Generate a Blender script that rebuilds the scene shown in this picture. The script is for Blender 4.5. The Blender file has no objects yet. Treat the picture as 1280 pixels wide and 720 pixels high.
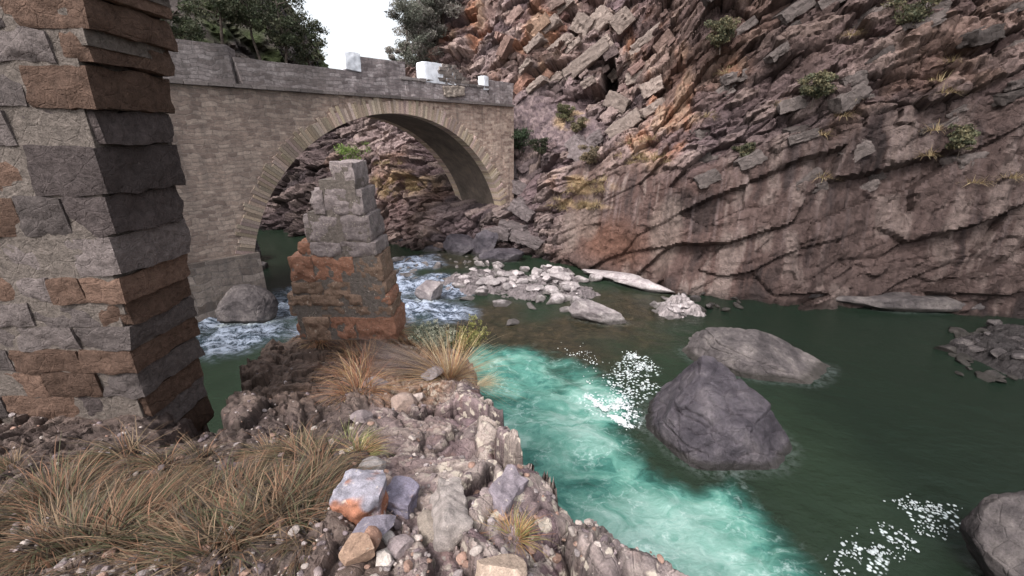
import bpy, bmesh, math, random
import numpy as np
from mathutils import Vector, Matrix

SC = bpy.context.scene
COL = SC.collection
PI = math.pi
R = math.radians

# ------------------------------------------------------------------ camera maths (metres; water at z=0, eye at z=7)
F, HOR = 533.0, 170.0
PIT = math.atan((360 - HOR) / F)
CP, SP = math.cos(PIT), math.sin(PIT)
EYE = 7.0

def ray(u, v):
    a, b = (u - 640) / F, (360 - v) / F
    return np.array([a, CP + b * SP, b * CP - SP])

def at_z(u, v, z=0.0):
    d = ray(u, v); t = (z - EYE) / d[2]
    return np.array([d[0] * t, d[1] * t, z])

def at_y(u, v, y):
    d = ray(u, v); t = y / d[1]
    return np.array([d[0] * t, y, EYE + d[2] * t])

def proj(p):
    p = np.asarray(p, float)
    x, y, z = p[..., 0], p[..., 1], p[..., 2] - EYE
    dep = y * CP - z * SP
    dep = np.where(dep < .1, .1, dep)
    return 640 + F * x / dep, 360 - F * (y * SP + z * CP) / dep

# ------------------------------------------------------------------ numpy noise
def hsh(ix, iy, iz=0, seed=0):
    h = (ix.astype(np.int64) * 374761393 + iy.astype(np.int64) * 668265263 + np.asarray(iz, dtype=np.int64) * 2147483647 + seed * 1442695041) & 0xffffffff
    h = ((h ^ (h >> 13)) * 1274126177) & 0xffffffff
    h = ((h ^ (h >> 16)) * 2246822519) & 0xffffffff
    h = h ^ (h >> 15)
    return (h & 0xffffff) / float(0xffffff)

def vn3(x, y, z, seed=0):
    x, y, z = np.broadcast_arrays(x, y, z)
    fx, fy, fz = np.floor(x), np.floor(y), np.floor(z)
    ix, iy, iz = fx.astype(np.int64), fy.astype(np.int64), fz.astype(np.int64)
    a, b, c = x - fx, y - fy, z - fz
    a = a * a * (3 - 2 * a); b = b * b * (3 - 2 * b); c = c * c * (3 - 2 * c)
    def L(dx, dy, dz): return hsh(ix + dx, iy + dy, iz + dz, seed)
    x00 = L(0,0,0) * (1 - a) + L(1,0,0) * a
    x10 = L(0,1,0) * (1 - a) + L(1,1,0) * a
    x01 = L(0,0,1) * (1 - a) + L(1,0,1) * a
    x11 = L(0,1,1) * (1 - a) + L(1,1,1) * a
    return ((x00 * (1 - b) + x10 * b) * (1 - c) + (x01 * (1 - b) + x11 * b) * c) * 2 - 1

def fbm(x, y, z=0.0, octv=4, seed=0, gain=.5):
    s, a, f = 0, 1.0, 1.0
    for i in range(octv):
        s = s + a * vn3(x * f, y * f, np.asarray(z) * f + i * 7.3, seed + i)
        a *= gain; f *= 2.03
    return s

def worley(x, y, seed=0, jit=.85):
    """2-D cells: id random, local offset, F1, F2-F1"""
    fx, fy = np.floor(x), np.floor(y)
    best = np.full(x.shape, 1e9); sec = np.full(x.shape, 1e9)
    bid = np.zeros(x.shape); bx = np.zeros(x.shape); by = np.zeros(x.shape); bid2 = np.zeros(x.shape); bid3 = np.zeros(x.shape)
    for dx in (-1, 0, 1):
        for dy in (-1, 0, 1):
            cx, cy = (fx + dx), (fy + dy)
            ix, iy = cx.astype(np.int64), cy.astype(np.int64)
            px = cx + .5 + (hsh(ix, iy, 1, seed) - .5) * jit
            py = cy + .5 + (hsh(ix, iy, 2, seed) - .5) * jit
            d = np.hypot(x - px, y - py)
            m = d < best
            sec = np.where(m, best, np.minimum(sec, d))
            best = np.where(m, d, best)
            bx = np.where(m, x - px, bx); by = np.where(m, y - py, by)
            bid = np.where(m, hsh(ix, iy, 3, seed), bid)
            bid2 = np.where(m, hsh(ix, iy, 4, seed), bid2)
            bid3 = np.where(m, hsh(ix, iy, 5, seed), bid3)
    return bid, bid2, bid3, bx, by, best, sec - best

def sstep(a, b, x):
    t = np.clip((x - a) / (b - a), 0, 1); return t * t * (3 - 2 * t)

def mixc(c, d, m):
    m = np.asarray(m)[..., None]
    return c * (1 - m) + np.asarray(d) * m

# ------------------------------------------------------------------ mesh / object helpers
def mesh_np(name, V, Fc, col=None, attrs=None, smooth=True, sharp=None):
    me = bpy.data.meshes.new(name)
    V = np.asarray(V, dtype=np.float32)
    if isinstance(Fc, np.ndarray):
        n, k = Fc.shape
        me.vertices.add(len(V)); me.vertices.foreach_set('co', V.ravel())
        me.loops.add(n * k); me.loops.foreach_set('vertex_index', Fc.astype(np.int32).ravel())
        me.polygons.add(n)
        me.polygons.foreach_set('loop_start', np.arange(0, n * k, k, dtype=np.int32))
        me.update(calc_edges=True)
    else:
        me.from_pydata([tuple(map(float, v)) for v in V], [], [tuple(map(int, f)) for f in Fc])
        me.update()
    if smooth: me.shade_smooth()
    else: me.shade_flat()
    if sharp is not None: me.set_sharp_from_angle(angle=sharp)
    if col is not None:
        a = me.color_attributes.new('Col', 'FLOAT_COLOR', 'POINT')
        c = np.ones((len(V), 4), dtype=np.float32); c[:, :3] = col
        a.data.foreach_set('color', c.ravel())
    for k_, v_ in (attrs or {}).items():
        a = me.attributes.new(k_, 'FLOAT', 'POINT'); a.data.foreach_set('value', np.asarray(v_, dtype=np.float32).ravel())
    return me

def grid_faces(nu, nv):
    i = np.arange(nu * nv).reshape(nu, nv)
    return np.stack([i[:-1, :-1], i[1:, :-1], i[1:, 1:], i[:-1, 1:]], -1).reshape(-1, 4)

def obj(name, me, mat=None, parent=None, loc=None, rot=None, label=None, cat=None, group=None, kind=None):
    o = bpy.data.objects.new(name, me); COL.objects.link(o)
    if mat is not None and me is not None and not me.materials: me.materials.append(mat)
    if parent is not None: o.parent = parent
    if loc is not None: o.location = [float(c) for c in loc]
    if rot is not None: o.rotation_euler = [float(c) for c in rot]
    tag(o, label, cat, group, kind)
    return o

def tag(o, label=None, cat=None, group=None, kind=None):
    if label: o['label'] = label
    if cat: o['category'] = cat
    if group: o['group'] = group
    if kind: o['kind'] = kind

class MB:
    """collects pieces (verts, faces, colour) into one mesh"""
    def __init__(s): s.V = []; s.F = []; s.C = []; s.n = 0
    def add(s, V, Fc, c=(1, 1, 1)):
        V = np.asarray(V, float).reshape(-1, 3)
        s.V.append(V); s.F += [tuple(int(i) + s.n for i in f) for f in Fc]
        cc = np.asarray(c, float)
        s.C.append(np.tile(cc, (len(V), 1)) if cc.ndim == 1 else cc); s.n += len(V)
    def box(s, x0, x1, y0, y1, z0, z1, c=(1, 1, 1)):
        V = [(x, y, z) for x in (x0, x1) for y in (y0, y1) for z in (z0, z1)]
        s.add(V, [(0,1,3,2),(4,6,7,5),(0,4,5,1),(2,3,7,6),(0,2,6,4),(1,5,7,3)], c)
    def mesh(s, name, smooth=False, sharp=None):
        return mesh_np(name, np.concatenate(s.V), s.F, np.concatenate(s.C), None, smooth, sharp)

_ico = {}
def ico(n):
    if n not in _ico:
        bm = bmesh.new(); bmesh.ops.create_icosphere(bm, subdivisions=n, radius=1)
        _ico[n] = (np.array([v.co[:] for v in bm.verts]), np.array([[v.index for v in f.verts] for f in bm.faces])); bm.free()
    return _ico[n]
_cub = {}
def cub(n):
    if n not in _cub:
        bm = bmesh.new(); bmesh.ops.create_cube(bm, size=2)
        bmesh.ops.subdivide_edges(bm, edges=bm.edges[:], cuts=n, use_grid_fill=True)
        _cub[n] = (np.array([v.co[:] for v in bm.verts]), np.array([[v.index for v in f.verts] for f in bm.faces])); bm.free()
    return _cub[n]

def rock_np(dims, seed, sub=4, cuts=14, rough=.05, cutmin=.55, flat=None):
    rs = np.random.RandomState(seed)
    V, Fc = ico(sub); V = V.copy()
    for i in range(cuts):
        n = rs.normal(size=3)
        if flat and i < 4: n = np.array([rs.normal() * .12, rs.normal() * .12, 1 if i % 2 else -1])
        n /= np.linalg.norm(n); d = rs.uniform(cutmin, .92)
        k = V @ n - d; m = k > 0
        V[m] -= np.outer(k[m], n)
    nn = fbm(V[:, 0] * 2.2 + seed, V[:, 1] * 2.2, V[:, 2] * 2.2, 4, seed)
    nf = fbm(V[:, 0] * 9 + seed, V[:, 1] * 9, V[:, 2] * 9, 3, seed + 9)
    L = np.linalg.norm(V, axis=1, keepdims=True)
    V = V * (1 + rough * nn[:, None] + rough * .35 * nf[:, None])
    V = V / max(1e-6, np.abs(V).max())
    return V * np.asarray(dims) , Fc

def boxrock_np(dims, seed, n=5, rnd=.22, rough=.035, shear=.12):
    rs = np.random.RandomState(seed)
    V, Fc = cub(n); V = V.copy()
    # shear the corners a little, round the arrises, roughen
    w = rs.uniform(-shear, shear, size=(8, 3))
    tri = (V + 1) / 2
    off = 0
    for i in range(8):
        a = [(tri[:, k] if (i >> k) & 1 else 1 - tri[:, k]) for k in range(3)]
        off = off + (a[0] * a[1] * a[2])[:, None] * w[i]
    p = 5.0
    L = (np.abs(V) ** p).sum(1) ** (1 / p)
    V = V * (1 - rnd + rnd / L[:, None]) + off
    D = np.asarray(dims)
    W = V * D
    q = W / .12
    nn = fbm(q[:, 0] + seed * 3.1, q[:, 1], q[:, 2], 3, seed)
    W = W + (V / np.linalg.norm(V, axis=1, keepdims=True)) * (nn * rough)[:, None]
    return W, Fc

def rotz(a): c, s = math.cos(a), math.sin(a); return np.array([[c, -s, 0], [s, c, 0], [0, 0, 1]])
def rotx(a): c, s = math.cos(a), math.sin(a); return np.array([[1, 0, 0], [0, c, -s], [0, s, c]])
def roty(a): c, s = math.cos(a), math.sin(a); return np.array([[c, 0, s], [0, 1, 0], [-s, 0, c]])

# ------------------------------------------------------------------ materials
class NT:
    def __init__(s, name):
        s.m = bpy.data.materials.new(name); s.m.use_nodes = True
        s.t = s.m.node_tree; s.N = s.t.nodes; s.L = s.t.links; s.N.clear()
        s.out = s.N.new('ShaderNodeOutputMaterial'); s.b = s.N.new('ShaderNodeBsdfPrincipled')
        s.L.new(s.b.outputs[0], s.out.inputs[0])
    def n(s, typ, **kw):
        nd = s.N.new('ShaderNode' + typ)
        for k, v in kw.items():
            if k.startswith('i_'):
                key = k[2:]; key = int(key) if key.isdigit() else key.replace('_', ' ')
                s.set(nd.inputs[key], v)
            else: setattr(nd, k, v)
        return nd
    def set(s, inp, v):
        if hasattr(v, 'is_output') or isinstance(v, bpy.types.NodeSocket): s.L.new(v, inp)
        else:
            if isinstance(v, (tuple, list)) and len(v) == 3 and inp.type == 'RGBA': v = (*v, 1)
            inp.default_value = v
    def coord(s, which='Object', scale=(1, 1, 1)):
        c = s.n('TexCoord'); m = s.n('Mapping'); s.L.new(c.outputs[which], m.inputs[0]); m.inputs['Scale'].default_value = scale
        return m.outputs[0]
    def noise(s, vec, scale, detail=6, rough=.6, dist=0.0):
        nd = s.n('TexNoise', i_Scale=scale, i_Detail=detail, i_Roughness=rough, i_Distortion=dist); s.L.new(vec, nd.inputs['Vector'])
        return nd.outputs['Fac']
    def ramp(s, f, stops, interp='LINEAR'):
        nd = s.n('ValToRGB'); s.L.new(f, nd.inputs[0]); r = nd.color_ramp; r.interpolation = interp
        while len(r.elements) < len(stops): r.elements.new(.5)
        for e, (p, c) in zip(r.elements, stops):
            e.position = p; e.color = (*c, 1) if isinstance(c, (tuple, list)) else (c, c, c, 1)
        return nd.outputs[0]
    def mix(s, f, a, b, mode='MIX'):
        nd = s.n('Mix', data_type='RGBA', blend_type=mode)
        s.set(nd.inputs[0], f); s.set(nd.inputs[6], a); s.set(nd.inputs[7], b)
        return nd.outputs[2]
    def math(s, op, a, b=None, clamp=False):
        nd = s.n('Math', operation=op, use_clamp=clamp); s.set(nd.inputs[0], a)
        if b is not None: s.set(nd.inputs[1], b)
        return nd.outputs[0]
    def attr(s, name):
        nd = s.n('Attribute', attribute_name=name); return nd
    def bump(s, h, strength=.5, dist=.05, normal=None):
        nd = s.n('Bump', i_Strength=strength, i_Distance=dist, i_Height=h)
        if normal is not None: s.L.new(normal, nd.inputs['Normal'])
        return nd.outputs[0]

def rock_material(name, scale=1.0, use_col=True, base=((.10,.085,.085),(.20,.165,.16),(.30,.25,.235)), lichen=0.0,
                  lichen_c=(.52,.45,.38), rough=.8, wet=0.0, rand=.25, bump=.6, crack=1.0, lscale=9, spec=.25, lattr=None, wetline=False):
    m = NT(name); co = m.coord()
    n1 = m.noise(co, 1.3 * scale, 8, .62); n2 = m.noise(co, 7 * scale, 8, .65); n3 = m.noise(co, 38 * scale, 5, .7)
    if use_col:
        c = m.attr('Col').outputs['Color']
        v = m.math('ADD', m.math('MULTIPLY', n2, .9), m.math('MULTIPLY', n3, .75))
        v = m.ramp(v, [(.35, .35), (.8, 1.0), (1.2, 1.6)]) if False else m.math('POWER', m.math('MULTIPLY', v, 1.22), 1.6)
        c = m.mix(1.0, c, v, 'MULTIPLY')
    else:
        c = m.ramp(n1, [(.36, base[0]), (.5, base[1]), (.66, base[2])])
        v = m.math('POWER', m.math('MULTIPLY', m.math('ADD', m.math('MULTIPLY', n2, .9), m.math('MULTIPLY', n3, .7)), 1.25), 1.5)
        c = m.mix(1.0, c, v, 'MULTIPLY')
    if rand:
        oi = m.n('ObjectInfo')
        rv = m.math('ADD', m.math('MULTIPLY', oi.outputs['Random'], rand * 2), 1 - rand)
        c = m.mix(1.0, c, rv, 'MULTIPLY')
    if lichen > 0:
        wv = m.n('TexVoronoi', i_Scale=lscale * scale, i_Randomness=1.0); 
        wc = m.n('VectorMath', operation='ADD'); m.L.new(co, wc.inputs[0])
        nz = m.n('TexNoise', i_Scale=5 * scale, i_Detail=5.0); m.L.new(co, nz.inputs[0])
        sc = m.n('VectorMath', operation='SCALE'); m.L.new(nz.outputs['Color'], sc.inputs[0]); sc.inputs['Scale'].default_value = .35 / scale
        m.L.new(sc.outputs[0], wc.inputs[1]); m.L.new(wc.outputs[0], wv.inputs['Vector'])
        sel = m.math('GREATER_THAN', n1, .5)
        blot = m.ramp(wv.outputs['Distance'], [(.18 + .1 * lichen, 1.0), (.26 + .12 * lichen, 0.0)])
        sel2 = m.ramp(m.noise(co, 3.2 * scale, 4, .6), [(.52 - .1 * lichen, 0.0), (.6 - .1 * lichen, 1.0)])
        f = m.math('MULTIPLY', m.math('MULTIPLY', blot, sel2), min(1, .6 + lichen * .3))
        if lattr: f = m.math('MULTIPLY', f, m.attr(lattr).outputs['Fac'])
        c = m.mix(f, c, lichen_c)
    if wetline:
        gp = m.n('NewGeometry'); sz = m.n('SeparateXYZ'); m.L.new(gp.outputs['Position'], sz.inputs[0])
        wl = m.math('ADD', sz.outputs['Z'], m.math('MULTIPLY', m.math('SUBTRACT', n1, .5), .22))
        wf = m.ramp(wl, [(.14, 1.0), (.26, 0.0)]); c = m.mix(m.math('MULTIPLY', wf, .72), c, (.022, .02, .016))
    m.L.new(c, m.b.inputs['Base Color'])
    m.b.inputs['Roughness'].default_value = rough
    m.b.inputs['Specular IOR Level'].default_value = spec + wet
    h = m.math('ADD', m.math('MULTIPLY', n2, 1.0), m.math('MULTIPLY', n3, .35))
    vo = m.n('TexVoronoi', feature='DISTANCE_TO_EDGE', i_Scale=3.5 * scale); m.L.new(co, vo.inputs['Vector'])
    ck = m.ramp(vo.outputs['Distance'], [(0.0, 0.0), (.05, 1.0)])
    h = m.math('ADD', h, m.math('MULTIPLY', ck, .25 * crack))
    m.L.new(m.bump(h, bump, .12 / scale), m.b.inputs['Normal'])
    return m.m

M = {}
M['cliff'] = rock_material('cliff_rock', .8, True, rand=0, bump=.7, spec=.12)
M['bank'] = rock_material('bank_rock', 3.0, True, lichen=1.1, rand=0, bump=.75, lscale=4, lattr='lich')
M['stone'] = rock_material('river_stone', 2.0, False, base=((.24,.205,.21),(.33,.29,.29),(.42,.375,.37)), rand=.3, bump=.35, crack=.4, wetline=True)
M['pale'] = rock_material('pale_boulder_rock', 1.2, False, base=((.16,.135,.14),(.26,.225,.225),(.36,.32,.31)), rand=.1, bump=.5, wetline=True)
M['purple'] = rock_material('smooth_purple_rock', 1.0, False, base=((.035,.030,.037),(.070,.060,.070),(.125,.108,.117)), rand=.08, bump=.7, crack=.35, rough=.5, wetline=True)
M['dark'] = rock_material('dimmed_stone', 1.0, False, base=((.04,.034,.035),(.075,.064,.064),(.13,.112,.107)), rand=.25, bump=.6, spec=.2, wetline=True)  # stone for the sides, dimming put into its colour
M['near'] = rock_material('near_stone', 4.0, False, base=((.16,.13,.135),(.25,.21,.215),(.34,.30,.29)), rand=.3, bump=.5, lichen=.1, crack=.3)
M['nearcol'] = rock_material('near_stone_tinted', 4.0, True, rand=.0, bump=.55, lichen=.12, crack=.3)
M['masonry'] = rock_material('wall_stone', 3.0, True, rand=0, bump=.8, lichen=.2, crack=.5)
M['darkwall'] = rock_material('dark_wall_stone', 2.5, True, rand=0, bump=.9, lichen=0, crack=.5, spec=.12)

def col_material(name, rough=.7, trans=0.0, sub=0.0):
    m = NT(name); c = m.attr('Col').outputs['Color']
    oi = m.n('ObjectInfo')
    c = m.mix(1.0, c, m.math('ADD', m.math('MULTIPLY', oi.outputs['Random'], .3), .85), 'MULTIPLY')
    m.L.new(c, m.b.inputs['Base Color']); m.b.inputs['Roughness'].default_value = rough
    m.b.inputs['Specular IOR Level'].default_value = .2
    if trans:
        tr = m.n('BsdfTranslucent'); m.L.new(c, tr.inputs[0]); mx = m.n('MixShader'); mx.inputs[0].default_value = trans
        m.L.new(m.b.outputs[0], mx.inputs[1]); m.L.new(tr.outputs[0], mx.inputs[2]); m.L.new(mx.outputs[0], m.out.inputs[0])
    return m.m
M['leaf'] = col_material('foliage', .6, .25)
M['grass'] = col_material('dry_grass', .7, .2)
M['bark'] = rock_material('bark', 3, False, base=((.04,.03,.025),(.07,.055,.045),(.1,.08,.07)), rand=.1)

def spandrel_material(name, c0, c1, c2, mortar, bw=.42, bh=.15, stain=.3, dark_from=None):
    m = NT(name); co = m.coord('Object')
    sx = m.n('SeparateXYZ'); m.L.new(co, sx.inputs[0])
    cx = m.n('CombineXYZ'); m.L.new(m.math('ADD', sx.outputs['X'], m.math('MULTIPLY', sx.outputs['Y'], 1.0)), cx.inputs[0]); m.L.new(sx.outputs['Z'], cx.inputs[1])
    nz = m.n('TexNoise', i_Scale=1.7, i_Detail=3.0); m.L.new(co, nz.inputs[0])
    sc = m.n('VectorMath', operation='SCALE'); m.L.new(nz.outputs['Color'], sc.inputs[0]); sc.inputs['Scale'].default_value = .42
    ad = m.n('VectorMath', operation='ADD'); m.L.new(cx.outputs[0], ad.inputs[0]); m.L.new(sc.outputs[0], ad.inputs[1])
    br = m.n('TexBrick', offset=.5, squash=.7, squash_frequency=3); m.L.new(ad.outputs[0], br.inputs['Vector'])
    br.inputs['Scale'].default_value = 1; br.inputs['Brick Width'].default_value = bw; br.inputs['Row Height'].default_value = bh
    br.inputs['Mortar Size'].default_value = .014; br.inputs['Mortar Smooth'].default_value = .4; br.inputs['Bias'].default_value = 0
    m.set(br.inputs['Color1'], (0.0, 0.0, 0.0)); m.set(br.inputs['Color2'], (1.0, 1.0, 1.0)); m.set(br.inputs['Mortar'], (.5, .5, .5))
    n1 = m.noise(co, .55, 6, .6); n2 = m.noise(co, 5, 8, .7); n3 = m.noise(co, 26, 4, .7)
    bc = m.ramp(br.outputs['Color'], [(0, c0), (.5, c1), (1, c2)])
    c = m.mix(br.outputs['Fac'], bc, mortar)
    v = m.math('POWER', m.math('MULTIPLY', m.math('ADD', n2, m.math('MULTIPLY', n3, .8)), 1.2), 1.7)
    c = m.mix(.9, c, v, 'MULTIPLY')
    st = m.ramp(m.noise(m.coord('Object', (1.2, 1.2, .45)), .9, 7, .7), [(.42, 1.0), (.62, 0.0)])
    c = m.mix(m.math('MULTIPLY', st, stain), c, (.065, .055, .058))
    sk = m.ramp(m.noise(m.coord('Object', (2.6, 2.6, .22)), 1.0, 5, .6), [(.54, 0.0), (.70, .55)])
    c = m.mix(sk, c, (.075, .066, .064))
    if dark_from is not None:  # side dimming mixed into the masonry colour towards the left
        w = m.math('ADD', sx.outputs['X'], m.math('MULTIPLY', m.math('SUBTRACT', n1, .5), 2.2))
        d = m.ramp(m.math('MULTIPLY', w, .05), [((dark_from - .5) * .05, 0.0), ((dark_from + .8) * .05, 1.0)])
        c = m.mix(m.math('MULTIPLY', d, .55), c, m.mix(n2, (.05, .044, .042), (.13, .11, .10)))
    m.L.new(c, m.b.inputs['Base Color']); m.b.inputs['Roughness'].default_value = .85
    m.b.inputs['Specular IOR Level'].default_value = .15
    h = m.math('ADD', m.math('MULTIPLY', m.math('SUBTRACT', 1.0, br.outputs['Fac']), .7), m.math('MULTIPLY', n2, .9))
    m.L.new(m.bump(h, .8, .06), m.b.inputs['Normal'])
    return m.m
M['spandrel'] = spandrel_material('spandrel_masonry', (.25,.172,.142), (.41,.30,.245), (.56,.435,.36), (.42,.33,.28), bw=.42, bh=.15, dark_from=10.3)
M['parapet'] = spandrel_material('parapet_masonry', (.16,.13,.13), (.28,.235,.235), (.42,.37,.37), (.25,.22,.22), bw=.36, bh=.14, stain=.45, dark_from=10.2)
M['abut'] = spandrel_material('abutment_masonry', (.075,.06,.052), (.14,.115,.10), (.21,.175,.155), (.15,.13,.12), bw=.7, bh=.3)  # stone colours lowered to carry the side dimming
m_ = NT('arch_barrel'); co = m_.coord('Object'); n1 = m_.noise(co, .8, 7, .7); n2 = m_.noise(co, 6, 6, .7)
w_ = m_.n('TexWave', wave_type='BANDS', bands_direction='Y', i_Scale=1.3, i_Distortion=1.5, i_Detail=3.0); m_.L.new(co, w_.inputs[0])
c_ = m_.ramp(n1, [(.3, (.06,.048,.040)), (.5, (.12,.094,.077)), (.7, (.19,.145,.115))])
c_ = m_.mix(.5, c_, m_.math('ADD', n2, .4), 'MULTIPLY')
m_.L.new(c_, m_.b.inputs['Base Color']); m_.b.inputs['Roughness'].default_value = .9
m_.L.new(m_.bump(m_.math('ADD', n2, m_.math('MULTIPLY', w_.outputs['Fac'], .3)), .6, .05), m_.b.inputs['Normal']); M['soffit'] = m_.m
M['voussoir'] = rock_material('voussoir_stone', 2.5, True, rand=0, bump=.5, crack=.2)
m_ = NT('whitewash'); co = m_.coord(); n1 = m_.noise(co, 3, 7, .7)
m_.L.new(m_.ramp(n1, [(.3, (.45,.46,.50)), (.55, (.76,.78,.84))]), m_.b.inputs['Base Color']); m_.b.inputs['Roughness'].default_value = .8; M['white'] = m_.m
m_ = NT('road_surface'); co = m_.coord(); n1 = m_.noise(co, 12, 7, .7)
m_.L.new(m_.ramp(n1, [(.3, (.04,.04,.04)), (.7, (.07,.068,.065))]), m_.b.inputs['Base Color']); m_.b.inputs['Roughness'].default_value = .95; M['road'] = m_.m
m_ = NT('foam'); co = m_.coord(); n1 = m_.noise(co, 20, 5, .6)
m_.L.new(m_.ramp(n1, [(.3, (.40,.44,.46)), (.6, (.66,.69,.70))]), m_.b.inputs['Base Color']); m_.b.inputs['Roughness'].default_value = .6
m_.L.new(m_.bump(n1, .5, .02), m_.b.inputs['Normal']); M['foam'] = m_.m

# ------------------------------------------------------------------ the far cliff: plan line of its foot, profile stations (z, setback)
BP = np.array([(-50,42),(-26,35),(-15,31.8),(-8.8,29),(-5,27.3),(-1.5,26.3),(1,25.6),(2.9,24.0),(6.2,21.1),(7.7,19.0),(12.5,17.3),(20.7,15.9),(34,11)], float)
PR = [
 [(-1,-.3),(1,.5),(4,2.5),(7,5),(9,8),(10,12),(10.5,16),(11,24)],
 [(-1,-.3),(1,.5),(4,2),(7,4),(9,6),(10,9),(10.5,13),(11,20)],
 [(-1,-.3),(1,.4),(4,1.6),(6.5,3.5),(8.5,6),(9.5,9),(10,13),(10.5,20)],
 [(-1,-.3),(1,.3),(2.5,.9),(5,2.2),(8,4.0),(12,6),(16,8.5),(20,12)],
 [(-1,-.3),(1.2,.3),(2.3,1.2),(2.8,4.8),(7,6.0),(12,7.2),(18,9.5),(26,14)],
 [(-1,-.3),(1.5,.5),(2.4,1.2),(2.9,3.9),(9,5.2),(14,7.2),(21,10),(30,14)],
 [(-1,-.3),(1.5,.6),(3.2,1.4),(5.5,3.0),(8.5,5.6),(14,8.5),(21,12),(29,16)],
 [(-1,-.3),(2.6,.5),(4.2,1.6),(6.2,4.0),(8.8,7.2),(14,9.5),(21,12.5),(29,17)],
 [(-1,-.3),(2.6,.4),(4.6,.9),(6.4,2.6),(9,5.4),(14,8),(21,11.5),(29,16)],
 [(-1,-.3),(2.8,.4),(5.6,1.0),(7.4,2.2),(10,4),(15,6.5),(21,9.5),(29,14)],
 [(-1,-.3),(3,.5),(7,1.2),(9,1.9),(12,3.2),(16,5),(21,7.5),(29,12)],
 [(-1,-.3),(3,.5),(7,1.2),(10,2),(13,3.2),(17,5),(22,7.5),(30,12)],
 [(-1,-.3),(3,.5),(7,1.2),(10,2),(13,3.2),(17,5),(22,7.5),(30,12)]]
PRA = np.array(PR, float)                       # 13 x 8 x 2
seg = np.hypot(*np.diff(BP, axis=0).T); SB = np.concatenate([[0], np.cumsum(seg)])
DD = np.array([.40, .9165])

def cliff_base(s, t):
    """s: length along the foot, t: 0..7 up the profile -> world (undisplaced)"""
    # smooth foot a little
    def lin(q, arr): return np.interp(q, SB, arr)
    bx = (lin(s - .5, BP[:, 0]) + lin(s, BP[:, 0]) + lin(s + .5, BP[:, 0])) / 3
    by = (lin(s - .5, BP[:, 1]) + lin(s, BP[:, 1]) + lin(s + .5, BP[:, 1])) / 3
    ti = np.clip(np.floor(t).astype(int), 0, 6); tf = t - ti
    z = np.zeros_like(s); d = np.zeros_like(s)
    w = np.zeros(s.shape + (13,))
    idx = np.clip(np.searchsorted(SB, s) - 1, 0, 11); f = np.clip((s - SB[idx]) / (SB[idx + 1] - SB[idx]), 0, 1)
    f = f * f * (3 - 2 * f) * .6 + f * .4
    def prof(ii): return PRA[ii, ti] * (1 - tf)[..., None] + PRA[ii, ti + 1] * tf[..., None]
    p = prof(idx) * (1 - f)[..., None] + prof(idx + 1) * f[..., None]
    z, d = p[..., 0], p[..., 1]
    return np.stack([bx + DD[0] * d, by + DD[1] * d, z], -1)

s1 = np.concatenate([np.arange(0, SB[2], .16), np.arange(SB[2], SB[11], .06), np.arange(SB[11], SB[12], .2)])
t1 = np.concatenate([np.linspace(0, 1, 52)[:-1], np.linspace(1, 2, 40)[:-1], np.linspace(2, 3, 48)[:-1], np.linspace(3, 4, 52)[:-1],
                     np.linspace(4, 5, 80)[:-1], np.linspace(5, 6, 80)[:-1], np.linspace(6, 7, 40)])
S, T = np.meshgrid(s1, t1, indexing='ij')
CB = cliff_base(S, T)
CU, CV = proj(CB)
def anchor(u, v):
    d = (CU - u) ** 2 + (CV - v) ** 2; i = np.unravel_index(np.argmin(d), d.shape); return CB[i], S[i], T[i]
def cmask(u, v, rx, rz, soft=.35, ang=0.0):
    """ellipse on the rock around the surface point seen there; radii in metres (along, up)"""
    p, s0, _ = anchor(u, v)
    a = (S - s0); b = np.hypot(CB[..., 2] - p[2], 0) * np.sign(CB[..., 2] - p[2])
    c_, s_ = math.cos(ang), math.sin(ang)
    q = np.sqrt(((a * c_ + b * s_) / rx) ** 2 + ((-a * s_ + b * c_) / rz) ** 2)
    return 1 - sstep(1 - soft, 1 + soft, q + .25 * WN)

PX, PY, PZ = CB[..., 0], CB[..., 1], CB[..., 2]
ARC = PZ + .55 * (DD[0] * (PX) + DD[1] * (PY - 25)) * .6       # 'up the face' coordinate
WN = fbm(PX * .5, PY * .5, PZ * .6, 3, 3)
DIP = R(34)
wx = S + .35 * fbm(S * .25, PZ * .25, 1.0, 3, 11); wz = ARC * 1.15 + .22 * fbm(S * .3, PZ * .3, 5.0, 3, 12)
ba = wx * math.cos(DIP) + wz * math.sin(DIP); bb = -wx * math.sin(DIP) + wz * math.cos(DIP)

def blocks(a, b, sa, sb, seed, amp, tilt, crack, cw):
    i1, i2, i3, lx, ly, f1, e = worley(a / sa, b / sb, seed)
    d = (i1 - .5) * 2 * amp + ((i2 - .5) * lx * sa + (i3 - .5) * ly * sb) * tilt
    d = d - crack * np.exp(-e / cw)
    return d, i1, i2, e
d1, id1, id1b, e1 = blocks(ba, bb, 3.6, 1.25, 1, .55, .7, .35, .05)
d2, id2, id2b, e2 = blocks(ba + .3 * WN, bb, 1.25, .48, 2, .22, .8, .16, .06)
d3, id3, id3b, e3 = blocks(ba, bb + .1 * WN, .45, .2, 5, .08, .8, .07, .08)
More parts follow.
